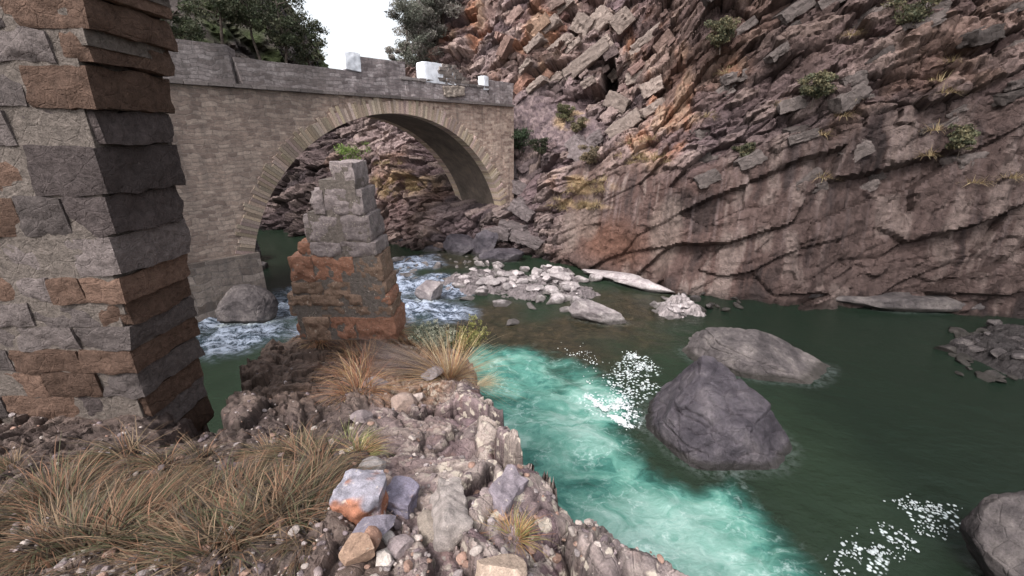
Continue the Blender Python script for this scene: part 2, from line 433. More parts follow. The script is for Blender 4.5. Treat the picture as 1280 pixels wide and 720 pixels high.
# zones
wall = np.clip(sstep(SB[6] + 1.2, SB[7] + .6, S) * (1 - sstep(4.6, 6.2, PZ - 1.6 * sstep(SB[8], SB[10], S) - .35 * np.clip(S - SB[10], 0, 12) + .5 * WN)), 0, 1)
scree = np.clip(sum([cmask(675, 155, 2.9, 1.7), cmask(720, 165, 2.0, 1.1), cmask(655, 130, 1.3, 1.2)]), 0, 1)
under = np.clip(1 - sstep(SB[3] + .5, SB[4] + 1, S), 0, 1)
rockw = (1 - (.84 - .12 * sstep(SB[9], SB[10], S)) * wall) * (1 - .9 * scree)
disp = (d1 * .9 + d2) * rockw + d3 * (1 - .7 * wall) * (1 - .6 * scree)
disp += .35 * fbm(S * .35, PZ * .35, 2.0, 3, 21) * (1 - .5 * scree)
disp += .05 * fbm(S * 4, PZ * 4, 2.0, 3, 22)
# vertical chutes and dipping rib lines on the smooth wall
chute = fbm(S * 1.1, PZ * .12, 0.0, 3, 31)
rib = np.exp(-np.abs(((PZ - .55 * (S - SB[8])) % 2.6) - 1.3) / .09)
disp += wall * (.26 * chute + .07 * rib + .75 * (id1 - .5))
# cave between the slabs, gully beside the bridge
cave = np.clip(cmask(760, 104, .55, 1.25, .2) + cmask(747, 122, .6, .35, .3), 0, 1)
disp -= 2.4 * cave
notch = cmask(607, 25, .5, 3.2, .4, R(-18)); disp -= .8 * notch
foot = 1 - sstep(.2, 1.8, PZ)
disp += .25 * foot * (id1b - .3)
ledge_flat = sstep(SB[3] + 1.5, SB[4], S) * (1 - sstep(SB[6] - .9, SB[6] + .2, S)) * sstep(1.5, 2.1, T) * (1 - sstep(3.2, 3.9, T))
disp *= (1 - .75 * ledge_flat)
ND = np.array([-DD[0] * .93, -DD[1] * .93, .30])
CW = CB + disp[..., None] * ND
CW[..., 2] += (.16 * (id2 - .5) + .12 * (id3 - .5)) * (1 - wall)

# colour of the rock, with side dimming and recess shade painted in
def c3(*c): return np.array(c, float)
base = np.zeros(S.shape + (3,)) + c3(.150, .116, .124)
base = mixc(base, c3(.245, .198, .195), sstep(.35, .8, id1)); base = mixc(base, c3(.085, .072, .078), sstep(.62, .9, id1b) * .8)
base = mixc(base, c3(.30, .25, .225), sstep(.6, .95, id2) * .55)
base = mixc(base, c3(.07, .058, .062), sstep(.7, .95, id2b) * .6)
ox = sstep(.18, .62, fbm(S * .35 + 5, PZ * .4, 3.0, 4, 41) + .25 * (id2 - .5))
oxz = np.clip(cmask(655, 70, 1.6, 4.2, .5, R(-25)) + cmask(820, 165, 4.5, 1.2, .4, R(38)) + cmask(800, 205, 3.0, 1.1, .5, R(38)) + cmask(560, 60, 1.6, 1.8) + cmask(590, 40, 1.0, 3) + 0.3 * cmask(480, 215, 2.5, 1.4) +
              cmask(820, 20, 2.6, 2.2) + .8 * cmask(745, 235, 3.0, .6) + cmask(838, 90, 1.2, 3), 0, 1)
orange = mixc(np.zeros_like(base) + c3(.31, .165, .105), c3(.36, .26, .19), sstep(-.4, .5, fbm(S * 1.5, PZ * 1.5, 1., 3, 43)))
base = mixc(base, orange, np.clip(oxz * (.12 + .75 * sstep(-.15, .55, fbm(S * .9, PZ * .9, 8., 4, 44))) + .15 * ox, 0, .85))
base = mixc(base, c3(.155, .122, .132), scree * .9)
base = mixc(base, mixc(np.zeros_like(base) + c3(.12, .098, .108), c3(.24, .2, .2), sstep(.2, .9, hsh((S * 5).astype(int), (PZ * 5).astype(int)))), scree * .6)
# smooth wall: warm purple brown with run-off streaks
stk = (fbm(S * 1.9 + .5 * fbm(S * .6, PZ * .5, 3., 3, 58), PZ * .2, 4.0, 5, 51, .62) + .35 * fbm(S * .45, PZ * .3, 7., 3, 57)) * sstep(.1, .9, .5 + fbm(S * .5, PZ * .55, 1., 3, 59))
wc = np.zeros_like(base) + c3(.155, .108, .098)
wc = mixc(wc, c3(.265, .222, .205), sstep(-.1, .35, stk) * .85); wc = mixc(wc, c3(.085, .067, .065), sstep(.1, .85, -stk - .05 + .2 * fbm(S, PZ * .4, 1, 3, 52)) * .95)
thin = sstep(.35, .7, fbm(S * 7, PZ * .3, 9.0, 3, 54)) * sstep(.2, .8, PZ / 4)
wc = mixc(wc, c3(.33, .28, .28), thin * .32)
wc = mixc(wc, c3(.22, .12, .085), cmask(765, 305, 2.2, 1.0, .6) * .7); wc = mixc(wc, c3(.20, .12, .09), cmask(672, 290, 1.2, 1.6, .5) * .5)
wc = mixc(wc, c3(.27, .225, .2), np.clip(cmask(735, 270, .7, 1.4, .2) + cmask(710, 290, 1.0, 1.2, .2) + cmask(830, 300, .8, 1.8, .3), 0, 1) * .6)
base = mixc(base, wc * .74, wall)
# straw coloured ledges on the cliff
strawm = np.clip(cmask(730, 232, 2.0, .35) + cmask(725, 255, 1.8, .22) + cmask(495, 230, 2.3, .9) + cmask(715, 150, 1.2, .5), 0, 1) * sstep(-.3, .3, fbm(S * 2, PZ * 2, 0., 3, 61))
base = mixc(base, c3(.33, .25, .15), strawm * .8)
# side dimming painted into the rock upstream and downstream, plus one dark buttress
gs = S + 3.0 * fbm(PZ * .35, S * .25, 0.0, 4, 71) + .55 * PZ
dk = np.clip((1 - sstep(SB[2] - 2, SB[3], gs - .55 * PZ)) + sstep(SB[9], SB[10] + 2, gs - 2.0), 0, 1) * (.52 + .18 * sstep(-.5, .6, -stk))
dk = np.maximum(dk, cmask(545, 240, .55, 2.6, .4) * .55)
dimmed = mixc(np.zeros_like(base) + c3(.030, .025, .026), c3(.082, .065, .061), np.clip(.5 + .9 * stk * wall + (1 - wall) * (id1 - .5), 0, 1))
dimmed = mixc(dimmed, c3(.15, .09, .06), np.clip(ox + .6 * sstep(7, 10, PZ), 0, 1) * .5 * (1 - wall))
base = mixc(base, dimmed, dk)
base *= np.clip(.40 + .60 * sstep(.0, .12, e2) + .2 * wall, .4, 1.0)[..., None] ** .6     # darker along the joints
base = mixc(base, base * .45, (1 - sstep(.05, .4, PZ)) * .8)                                 # waterline stain
base = mixc(base, c3(.008, .007, .008), cave * .9)  # shade of the recess painted near black
base = np.clip(base, 0, 1); lum = base.mean(-1, keepdims=True); base = np.clip(lum + (base - lum) * 1.0, .002, 1) * c3(.97, .89, .87) * np.where(lum < .03, 1, (lum / .17) ** .25)
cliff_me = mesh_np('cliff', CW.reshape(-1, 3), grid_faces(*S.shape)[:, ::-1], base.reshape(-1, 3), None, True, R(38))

def cliff_pt(u, v):
    p, s0, t0 = anchor(u, v); i = np.argmin(np.abs(s1 - s0)); j = np.argmin(np.abs(t1 - t0)); return CW[i, j].copy()

# bedded slabs standing out of the face: they belong to the cliff
rs = np.random.RandomState(77)
slab = MB()
hero = [(735,82,2.1,.55,36),(700,58,1.1,.45,36),(747,28,1.3,.75,40),(728,33,.7,.8,60),(752,60,1.0,.5,38),(715,88,1.2,.4,36),(690,95,.9,.35,38),
        (672,108,.8,.25,36),(772,128,.55,.9,65),(792,62,1.1,.4,35),(808,40,1.2,.35,36),(778,28,.8,.7,40),(800,88,.9,.45,12),(740,108,.5,.3,30),
        (690,30,.8,.35,36),(668,52,.8,.3,38),(705,10,1.0,.4,38),(660,85,.6,.2,42),(722,62,.7,.2,36),(815,110,.8,.5,25),(765,80,.5,.4,45),(822,135,.8,.35,30),
        (730,190,.7,.9,70),(722,182,.5,.5,40),(745,175,.6,.4,35),(780,160,1.2,.5,35),(640,215,.5,.7,20),(650,235,.8,.5,-20),(655,262,.9,.45,-35),(642,285,1.1,.4,-10),(665,300,1.3,.35,-12),(622,290,1.2,.5,5)]
for k, (u, v, la, lb, dg) in enumerate(hero):
    p = cliff_pt(u, v)
    la *= .82; lb *= .8
    V, Fc = boxrock_np((la, .7, lb), 300 + k, 9, .2, .09)
    M3 = rotz(R(-24 + rs.uniform(-9, 9))) @ roty(-R(dg)) @ rotx(rs.uniform(-.15, .15))
    V = V @ M3.T + p + np.array([0, rs.uniform(-.1, .25), 0])
    cc = c3(.27, .215, .19) * rs.uniform(.7, 1.15)
    if v > 170: cc = c3(.17, .14, .14) * rs.uniform(.7, 1.15)
    slab.add(V, Fc, cc)
for k in range(150):
    u = 640 + rs.normal() * 75 + 60; v = rs.uniform(-40, 215)
    if (abs(u - 690) < 60 and 120 < v < 185) or u > 850 or u < 575 or (u > 770 and v > 140): continue
    la = .18 + .5 * rs.uniform() ** 2; lb = la * rs.uniform(.3, .6)
    p = cliff_pt(u, v)
    V, Fc = boxrock_np((la, .4, lb), 500 + k, 6, .25, .07)
    V = V @ (rotz(R(-24 + rs.uniform(-20, 20))) @ roty(-R(rs.uniform(22, 50) + (25 if u < 640 else 0)))).T + p + np.array([0, rs.uniform(0, .3), 0])
    i = np.argmin((CU - u) ** 2 + (CV - v) ** 2)
    slab.add(V, Fc, base.reshape(-1, 3)[i] * rs.uniform(.75, 1.5))
for k in range(55):                                              # the same beds further along, side dimming in their colour
    u = rs.uniform(850, 1330); v = rs.uniform(-60, 240); p = cliff_pt(u, v)
    la = rs.uniform(.2, .7)
    V, Fc = boxrock_np((la, .4, la * rs.uniform(.25, .6)), 800 + k, 6, .25, .08)
    V = V @ (rotz(R(-8 + rs.uniform(-15, 15))) @ roty(-R(rs.uniform(15, 45)))).T + p + np.array([0, rs.uniform(.2, .45), 0])
    slab.add(V, Fc, c3(.085, .07, .066) * rs.uniform(.6, 1.5))
slab_me = slab.mesh('rock_slabs', True, R(40))
cliff = obj('cliff', cliff_me, M['cliff'], kind='structure', label='towering purple and orange rock cliff across the river, right of the bridge')
o = obj('rock_slabs', slab_me, M['cliff'], cliff)

# ------------------------------------------------------------------ dark hillside beyond the bridge, upstream
HP = np.array([(-30, 90), (-23.5, 60), (-20.6, 48.5), (-26, 42), (-40, 33), (-62, 20), (-75, 0)], float)
hs = np.concatenate([[0], np.cumsum(np.hypot(*np.diff(HP, axis=0).T))])
a1 = np.arange(0, hs[-1], .22); z1 = np.arange(-2, 44, .22)
A, Z = np.meshgrid(a1, z1, indexing='ij')
hx, hy = np.interp(A, hs, HP[:, 0]), np.interp(A, hs, HP[:, 1])
sb = .16 * Z + .012 * Z ** 2
h1, i1, i1b, he1 = blocks(A + Z * .6, Z - A * .5, 3.5, 1.6, 91, .7, .6, .3, .06)
h2, i2, i2b, he2 = blocks(A + Z * .6, Z - A * .5, 1.2, .6, 92, .25, .7, .12, .06)
dh = h1 + h2 + .8 * fbm(A * .2, Z * .2, 0., 4, 93)
HV = np.stack([hx - .85 * (sb - dh), hy + .5 * (sb - dh), Z], -1)
hc = mixc(np.zeros(A.shape + (3,)) + c3(.035, .030, .030), c3(.085, .07, .065), i1)  # hill colours kept dark, side dimming painted in
hc = mixc(hc, c3(.045, .055, .025), sstep(-.1, .5, fbm(A * .3, Z * .3, 2., 4, 95)))
hill = obj('hillside', mesh_np('hillside', HV.reshape(-1, 3), grid_faces(*A.shape), hc.reshape(-1, 3), None, True, R(40)), M['cliff'], kind='structure', label='dark steep hillside beyond the bridge')

# valley ground far out
g = obj('ground', mesh_np('ground', [(-500,-400,-2.2),(500,-400,-2.2),(500,700,-2.2),(-500,700,-2.2)], [(0,1,2,3)], np.tile(c3(.05,.045,.04),(4,1))), M['cliff'], kind='structure')
# ------------------------------------------------------------------ the river
gx = np.arange(-48, 40, .13); gy = np.arange(-1, 62, .11)
X, Y = np.meshgrid(gx, gy, indexing='ij')
def wpt(u, v): return at_z(u, v, 0)
def blob(pts, r, soft=.5):
    """soft union of discs, pts in picture coordinates of the water, r metres"""
    m = np.zeros_like(X)
    for q in pts:
        u, v = q[:2]; rr = q[2] if len(q) > 2 else r
        p = wpt(u, v); d = np.hypot(X - p[0], Y - p[1]) / rr
        m = np.maximum(m, 1 - sstep(1 - soft, 1 + soft, d + .35 * WW))
    return m
WW = fbm(X * .8, Y * .8, 0., 4, 101)
turq = blob([(625,470,1.5),(660,480,1.6),(700,520,1.7),(690,560,1.6),(730,580,1.4),(780,620,1.2),(830,650,1.2),(660,520,1.5),(640,460,1.4),(740,560,1.1),(780,595,.8),(625,458,.8),(840,690,1.3),(890,680,1.3),(880,730,1.5),(930,740,1.2),(640,600,1.3),(720,650,1.0)], 1.2, .55)
rapid = blob([(520,330,1.5),(490,345,1.4),(500,360,1.5),(520,385,1.3),(555,390,1.0),(560,365,.9),(490,385,1.3),(540,350,1.0),(470,370,1.5),(440,350,1.6),(400,365,1.8),(350,380,1.6),(230,360,2.0),(250,400,1.6),(420,410,1.2),(300,420,1.3)], 1.2, .6)
shal = blob([(640,420,1.5),(700,425,1.6),(600,410,1.4),(760,400,2.0),(720,405,1.3),(800,385,2.0),(560,325,2.),(620,395,1.2)], 1.3, .7)
gd = 1.6 * fbm(X * .3, Y * .3, 3., 4, 103)
dkw = np.clip(sstep(3.6, 8.5, X - .12 * Y + gd) + .5 * (1 - sstep(-11, -7, X + gd)), 0, 1)  # deep pool tone plus side dimming put into the water colour
turq *= (1 - dkw); 
lace = blob([(800,455,.5),(806,462,.45),(788,462,.45),(778,478,.45),(795,490,.5),(810,485,.4),(783,500,.4),(738,502,.3),(750,508,.35),(762,514,.4),(775,520,.4),(785,528,.35),(1180,645,.25),(1150,645,.2),(1115,668,.22),(1085,695,.25)], .4, .7)
amp = .012 + .05 * turq + .10 * rapid
flow = R(-52)
fx, fy = X * math.cos(flow) + Y * math.sin(flow), -X * math.sin(flow) + Y * math.cos(flow)
wz_ = amp * (fbm(fx * 1.2, fy * 2.6, 0., 5, 110) * 1.2 + (1 - np.abs(fbm(fx * 2.2, fy * 4.2, 5., 4, 111))) * .6)
wz_ += .12 * rapid * fbm(X * .5, Y * .9, 0., 3, 112)
water_me = mesh_np('river', np.stack([X, Y, wz_], -1).reshape(-1, 3), grid_faces(*X.shape), None, dict(turq=turq, froth=np.clip(turq * (.74 + .42 * fbm(X * .55, Y * .55, 2., 4, 140)) , 0, 1), rapid=rapid, shal=shal, dkw=dkw, lace=lace), True)
m = NT('river_water'); co = m.coord()
aT, aR, aS, aD = [m.attr(k).outputs['Fac'] for k in ('turq', 'rapid', 'shal', 'dkw')]
flo = m.n('Mapping'); m.L.new(co, flo.inputs[0]); flo.inputs['Rotation'].default_value = (0, 0, R(38)); flo.inputs['Scale'].default_value = (.75, 1.25, 1)
wn = m.n('TexNoise', i_Scale=.55, i_Detail=4.0); m.L.new(flo.outputs[0], wn.inputs[0])
sc = m.n('VectorMath', operation='SCALE'); m.L.new(wn.outputs['Color'], sc.inputs[0]); sc.inputs['Scale'].default_value = 2.6
ad = m.n('VectorMath', operation='ADD'); m.L.new(flo.outputs[0], ad.inputs[0]); m.L.new(sc.outputs[0], ad.inputs[1])
sw = m.noise(ad.outputs[0], 1.0, 9, .68, 1.0)
vo = m.n('TexVoronoi', feature='DISTANCE_TO_EDGE', i_Scale=1.7)
wn2 = m.n('TexNoise', i_Scale=3.2, i_Detail=4.0); m.L.new(co, wn2.inputs[0])
sc2 = m.n('VectorMath', operation='SCALE'); m.L.new(wn2.outputs['Color'], sc2.inputs[0]); sc2.inputs['Scale'].default_value = .8
ad2 = m.n('VectorMath', operation='ADD'); m.L.new(ad.outputs[0], ad2.inputs[0]); m.L.new(sc2.outputs[0], ad2.inputs[1])
m.L.new(ad2.outputs[0], vo.inputs['Vector'])
web = m.ramp(vo.outputs['Distance'], [(0.0, 1.0), (.03, .6), (.09, 0.0)])
fine = m.noise(co, 9, 8, .75, .6)
deep = m.mix(m.noise(co, .5, 4), (.011, .019, .012), (.022, .036, .022))
shc = m.ramp(m.noise(co, 2.2, 8, .75, .5), [(.35, (.012,.013,.009)), (.55, (.042,.032,.020)), (.72, (.085,.062,.04))])
c = m.mix(m.math('MULTIPLY', aS, .85), deep, shc)
aF = m.attr('froth').outputs['Fac']
sw = m.math('ADD', sw, m.math('MULTIPLY', m.math('SUBTRACT', aF, .62), .42))
tq = m.ramp(sw, [(.28, (.018,.085,.072)), (.42, (.050,.175,.145)), (.56, (.115,.275,.225)), (.74, (.27,.42,.375))])
tf = m.math('MULTIPLY', m.ramp(m.math('ADD', aT, m.math('MULTIPLY', m.math('SUBTRACT', m.noise(ad.outputs[0], 1.6, 6, .6), .5), .9)), [(.12, 0.0), (.85, 1.0)]), m.ramp(sw, [(.25, .75), (.5, 1.0)]), True)
c = m.mix(tf, c, tq)
wf = m.math('MULTIPLY', m.math('MULTIPLY', web, aT), m.math('MULTIPLY', m.ramp(fine, [(.42, 0.0), (.66, .7)]), m.ramp(m.noise(flo.outputs[0], 1.1, 4, .6), [(.42, .12), (.60, 1.0)])))
c = m.mix(wf, c, (.62, .74, .72))
aL, aRim = m.attr('lace').outputs['Fac'], m.attr('rim').outputs['Fac']
v3 = m.n('TexVoronoi', i_Scale=11.0); m.L.new(co, v3.inputs['Vector'])
lc = m.math('MULTIPLY', m.ramp(m.math('ADD', v3.outputs['Distance'], m.math('MULTIPLY', m.math('SUBTRACT', fine, .5), .5)), [(.26, 1.0), (.44, 0.0)]), m.ramp(m.math('ADD', aL, m.math('MULTIPLY', m.math('SUBTRACT', m.noise(co, 2.6, 5), .5), 1.2)), [(.42, 0.0), (.62, 1.0)]))
bl = m.mix(m.noise(co, 1.4, 5), (.008, .014, .026), (.05, .07, .11))  # reflected sky blue painted into the rapids and their white water
c = m.mix(m.math('MULTIPLY', aR, .8), c, bl)
rimf = m.math('MULTIPLY', m.math('MULTIPLY', aRim, m.math('ADD', m.math('ADD', aT, aR), .10), True), m.ramp(m.noise(co, 6, 7, .7), [(.42, 0.0), (.62, .8)]))
rf = m.math('MULTIPLY', m.ramp(m.math('ADD', m.math('MULTIPLY', m.noise(flo.outputs[0], 1.9, 9, .75, .8), .8), m.math('MULTIPLY', fine, .35)), [(.52, 0.0), (.66, 1.0)]), aR)
c = m.mix(m.math('MULTIPLY', rf, .85), c, (.50, .56, .70))
c = m.mix(m.math('MULTIPLY', aD, .8), c, m.mix(m.math('MULTIPLY', m.math('ADD', rf, wf), .35, True), (.008, .014, .010), (.12, .15, .17)))
c = m.mix(m.math('MAXIMUM', m.math('MULTIPLY', lc, .85), rimf), c, (.60, .66, .67))
m.L.new(c, m.b.inputs['Base Color'])
m.L.new(m.math('ADD', .10, m.math('MULTIPLY', m.math('ADD', rf, m.math('MULTIPLY', aT, .5)), .45)), m.b.inputs['Roughness'])
m.b.inputs['IOR'].default_value = 1.33
m.L.new(m.math('SUBTRACT', .5, m.math('MULTIPLY', aD, .1)), m.b.inputs['Specular IOR Level'])
r1 = m.math('ADD', m.noise(flo.outputs[0], 5, 5, .6, .5), m.math('MULTIPLY', m.noise(flo.outputs[0], 1.6, 3, .5, .3), 1.6))
m.L.new(m.bump(m.math('ADD', r1, m.math('MULTIPLY', fine, .5)), .5, .06), m.b.inputs['Normal'])
M['water'] = m.m
obj('river', water_me, M['water'], kind='structure')
WX, WY = X.copy(), Y.copy()
RING = []

# ------------------------------------------------------------------ near bank the photographer stands on
def hb(x, y):
    x = np.asarray(x, float); y = np.asarray(y, float)
    z = 5.42 - .33 * np.clip(y - 1.1, 0, None) - .16 * np.clip(x, 0, 3)
    return np.maximum(z, 3.6)
def on_bank(u, v):
    d = ray(u, v); t = 1.5
    for _ in range(40):
        z = float(hb(d[0] * t, d[1] * t)); t = .5 * t + .5 * (z - EYE) / d[2]
    return np.array([d[0] * t, d[1] * t, float(hb(d[0] * t, d[1] * t))])
EDGE = [(920,740),(842,699),(800,692),(775,688),(752,668),(728,650),(700,628),(672,600),(650,582),(644,566),(642,545),(625,520),(610,497),(602,472),(588,447),(560,432),(520,424),(490,408),(440,402),(395,406),(330,425),(305,450),(290,490),(270,525),(190,556)]
poly = [on_bank(u, v)[:2] for u, v in EDGE] + [np.array(q) for q in ((-3.2, 3.7), (-9, 4.4), (-9, -3.5), (2.2, -3.5), (2.0, 0.3))]
poly = np.array(poly)
def sdist(x, y, poly):
    n = len(poly); d = np.full(x.shape, 1e9); ins = np.zeros(x.shape, bool)
    for i in range(n):
        a, b = poly[i], poly[(i + 1) % n]; ex, ey = b - a; L = ex * ex + ey * ey
        t = np.clip(((x - a[0]) * ex + (y - a[1]) * ey) / L, 0, 1)
        d = np.minimum(d, np.hypot(x - a[0] - t * ex, y - a[1] - t * ey))
        c = ((a[1] > y) != (b[1] > y)) & (x < (b[0] - a[0]) * (y - a[1]) / (b[1] - a[1] + 1e-12) + a[0]); ins ^= c
    return np.where(ins, -d, d)
bx_ = np.concatenate([np.arange(-9.5, -4, .08), np.arange(-4, 2.3, .0135), np.arange(2.3, 4.4, .05)])
by_ = np.concatenate([np.arange(-3.8, .6, .08), np.arange(.6, 4.6, .0135), np.arange(4.6, 8.6, .03)])
X, Y = np.meshgrid(bx_, by_, indexing='ij')
sd = sdist(X, Y, poly) + .05 * fbm(X * 3, Y * 3, 0., 3, 120)
qx = X * 1.0 + .25 * fbm(X * 1.5, Y * 1.5, 0., 3, 121); qy = Y + .25 * fbm(X * 1.5, Y * 1.5, 4., 3, 122)
ra, rb = qx * .77 + qy * .64, -qx * .64 + qy * .77          # bedding runs down towards the lower right
b1, k1, k1b, be1 = blocks(ra, rb, .34, .75, 131, .11, .5, .08, .06)
b2, k2, k2b, be2 = blocks(ra + .03, rb, .13, .24, 132, .035, .6, .035, .08)
b3, k3, k3b, be3 = blocks(qx, qy, .052, .052, 133, .009, .4, .010, .12)
# rocky outcrop to the right, soil with stones to the left
rk = sstep(-.62, -.22, X + .10 * fbm(X * 3, Y * 3, 2., 3, 124) + .12 * (Y - 2.2)) 
rk = np.maximum(rk, .35 * sstep(2.6, 3.4, Y))
hz = hb(X, Y) + b1 * (.35 + .9 * rk) + b2 * (.6 + .6 * rk) + b3 * 1.1 + .05 * fbm(X * 1.2, Y * 1.2, 0., 4, 125) + .012 * fbm(X * 14, Y * 14, 0., 3, 126)
ridge = np.exp(-((X - .0 + .35 * (Y - 2.2)) / .22) ** 2) * sstep(1.0, 1.8, Y) * (1 - sstep(2.6, 3.2, Y)); hz += .10 * ridge
lip = sstep(-.22, 0, sd)
hz -= .07 * lip
fall = np.clip(sd, 0, None)
hz -= np.where(fall > 0, 7.5 * (1 - np.exp(-fall / .42)) , 0)
hz = np.maximum(hz, -.9 + .2 * k1)
bc = np.zeros(X.shape + (3,)) + c3(.155, .108, .114)
bc = mixc(bc, c3(.225, .168, .168), sstep(.45, .9, k1)); bc = mixc(bc, c3(.085, .068, .074), sstep(.6, .95, k1b) * .8)
bc = mixc(bc, c3(.28, .23, .205), sstep(.72, .95, k2) * .7); bc = mixc(bc, c3(.075, .058, .062), sstep(.75, .95, k2b) * .7)
bc = mixc(bc, c3(.36, .30, .27), sstep(.86, .93, k3) * .75); bc = mixc(bc, c3(.17, .10, .085), sstep(.85, .95, k3b) * .5)
pale = sstep(.32, .6, fbm(X * 1.6 + 3, Y * 1.6, 1., 4, 127)) * rk; bc = mixc(bc, c3(.37, .305, .27), pale * .75 * sstep(.2, .7, k2))
bc = mixc(bc, c3(.10, .078, .09), sstep(.55, 1.1, X + .3) * .55)                     # purple smooth rock down to the edge
soil = (1 - rk); bc = mixc(bc, c3(.15, .11, .095), soil * .45)
straw = sstep(3.1, 3.9, Y + .3 * fbm(X * 2, Y * 2, 0, 3, 128)) * (1 - sstep(-.9, -.5, X + .08 * (Y - 4)))
bc = mixc(bc, mixc(np.zeros_like(bc) + c3(.30, .17, .10), c3(.2, .14, .10), k3), straw * .7)
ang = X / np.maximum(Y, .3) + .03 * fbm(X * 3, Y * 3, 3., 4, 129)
dkb = (1 - sstep(-.42, -.365, ang)); dkb = np.where(Y < .3, 1 - sstep(-.6, -.3, X), dkb)  # left ledge colour lowered, side dimming painted on the ground
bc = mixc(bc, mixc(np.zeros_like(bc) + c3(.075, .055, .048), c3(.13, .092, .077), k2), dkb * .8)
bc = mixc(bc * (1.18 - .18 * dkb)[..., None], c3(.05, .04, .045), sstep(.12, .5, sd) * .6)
bc *= ((.55 + .45 * sstep(0, .12, be2)) * (.5 + .5 * sstep(0, .07, be1)))[..., None]
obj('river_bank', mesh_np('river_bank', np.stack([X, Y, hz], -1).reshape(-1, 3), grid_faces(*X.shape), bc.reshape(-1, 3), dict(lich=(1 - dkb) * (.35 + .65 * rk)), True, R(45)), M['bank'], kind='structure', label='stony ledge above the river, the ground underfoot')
def bank_z(x, y):
    i = int(np.argmin(np.abs(bx_ - x))); j = int(np.argmin(np.abs(by_ - y))); return float(hz[i, j])
def on_bank_r(u, v):
    """first point of the built ledge met along that line of sight"""
    d = ray(u, v)
    for t in np.arange(1.0, 9, .01):
        p = d * t
        if EYE + p[2] < bank_z(p[0], p[1]): return np.array([p[0], p[1], EYE + p[2]])
    return on_bank(u, v)

# ------------------------------------------------------------------ stone bridge: local x along it (from the cliff end), y back, z up
A0 = (-.9, 28.2); EX = np.array([-.678, -.735])
br = obj('stone_bridge', None, loc=(A0[0], A0[1], 0), label='old single arch stone bridge with broken parapet spanning the river', cat='bridge')
br.matrix_world = Matrix(((EX[0], -.735, 0, A0[0]), (EX[1], .678, 0, A0[1]), (0, 0, 1, 0), (0, 0, 0, 1)))
SCN, RI, ZC, WB = 7.2, 7.8, .28, 4.4
T0 = math.acos((7.2 + .35) / RI)                    # springing angle
def arcz(s, r): 
    q = r * r - (s - SCN) ** 2
    return ZC + math.sqrt(q) if q > 0 else -1
RO = RI + .62
# spandrel walls, front and back, filled between
sx_ = np.arange(-1.5, 17.41, .1)
Vf, Ff = [], []
TOPZ = 8.72
for s in sx_:
    zb = max(arcz(s, RO - .2), 0.9) if (-.6 < s < 15.0) else .9
    if s < -.25: zb = .9
    if s > 14.65: zb = -.6
    zb = min(zb, TOPZ - .02)
    Vf += [(s, 0, zb), (s, 0, TOPZ), (s, WB, TOPZ), (s, WB, zb)]
for i in range(len(sx_) - 1):
    a = i * 4; b = a + 4
    Ff += [(a, b, b + 1, a + 1), (a + 1, b + 1, b + 2, a + 2), (a + 2, b + 2, b + 3, a + 3), (a + 3, b + 3, b, a)]
Ff += [(0, 1, 2, 3), (len(Vf) - 4, len(Vf) - 1, len(Vf) - 2, len(Vf) - 3)]
obj('spandrel_wall', mesh_np('spandrel_wall', Vf, Ff, None, None, False), M['spandrel'], br)
# abutment on the left bank
ab = MB(); ab.box(17.4, 34, -.25, WB + .2, -1.5, TOPZ, (1, 1, 1)); ab.box(14.55, 17.45, -.22, WB + .1, -1.5, 2.4)
obj('abutment', ab.mesh('abutment'), M['abut'], br, label='dark masonry abutment on the left bank')
# barrel
na = 72; Vb, Fb = [], []
for i in range(na + 1):
    t = T0 + (PI - 2 * T0) * i / na
    x, z = SCN - RI * math.cos(t), ZC + RI * math.sin(t)
    x2, z2 = SCN - (RI + .5) * math.cos(t), ZC + (RI + .5) * math.sin(t)
    Vb += [(x, .03, z), (x, WB - .03, z), (x2, WB - .03, z2), (x2, .03, z2)]
for i in range(na):
    a = i * 4; b = a + 4
    Fb += [(a, a + 1, b + 1, b), (a + 2, a + 3, b + 3, b + 2), (a + 1, a + 2, b + 2, b + 1), (a + 3, a, b, b + 3)]
obj('arch_barrel', mesh_np('arch_barrel', Vb, Fb, None, None, False), M['soffit'], br)
# ring of thin radiating voussoirs, both faces
vo_ = MB(); rs = np.random.RandomState(5); nv = 150
for face in (0, 1):
    vo_ = MB()
    for i in range(nv):
        t0 = T0 - .03 + (PI - 2 * T0 + .06) * i / nv; t1_ = T0 - .03 + (PI - 2 * T0 + .06) * (i + .93) / nv
        ro = RO + rs.uniform(-.16, .14) + .02; jy = rs.uniform(.0, .03)
        ya, yb = (-.05 - jy, .55) if face == 0 else (WB - .5, WB + .04 + jy)
        pts = []
        for y in (ya, yb):
            for (r, t) in ((RI - .02, t0), (ro, t0), (ro, t1_), (RI - .02, t1_)):
                pts.append((SCN - r * math.cos(t), y, ZC + r * math.sin(t)))
        cc = c3(.46, .36, .29) * rs.uniform(.55, 1.15) * np.array([1, rs.uniform(.93, 1.05), rs.uniform(.9, 1.1)])
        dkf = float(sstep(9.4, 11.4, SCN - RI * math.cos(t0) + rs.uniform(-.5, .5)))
        cc = cc * (1 - .45 * dkf)  # voussoirs darkened leftwards, dimming put into their colour
        vo_.add(pts, [(0,1,2,3),(4,7,6,5),(0,4,5,1),(1,5,6,2),(2,6,7,3),(3,7,4,0)], cc)
    obj('arch_ring', vo_.mesh('arch_ring'), M['voussoir'], br)
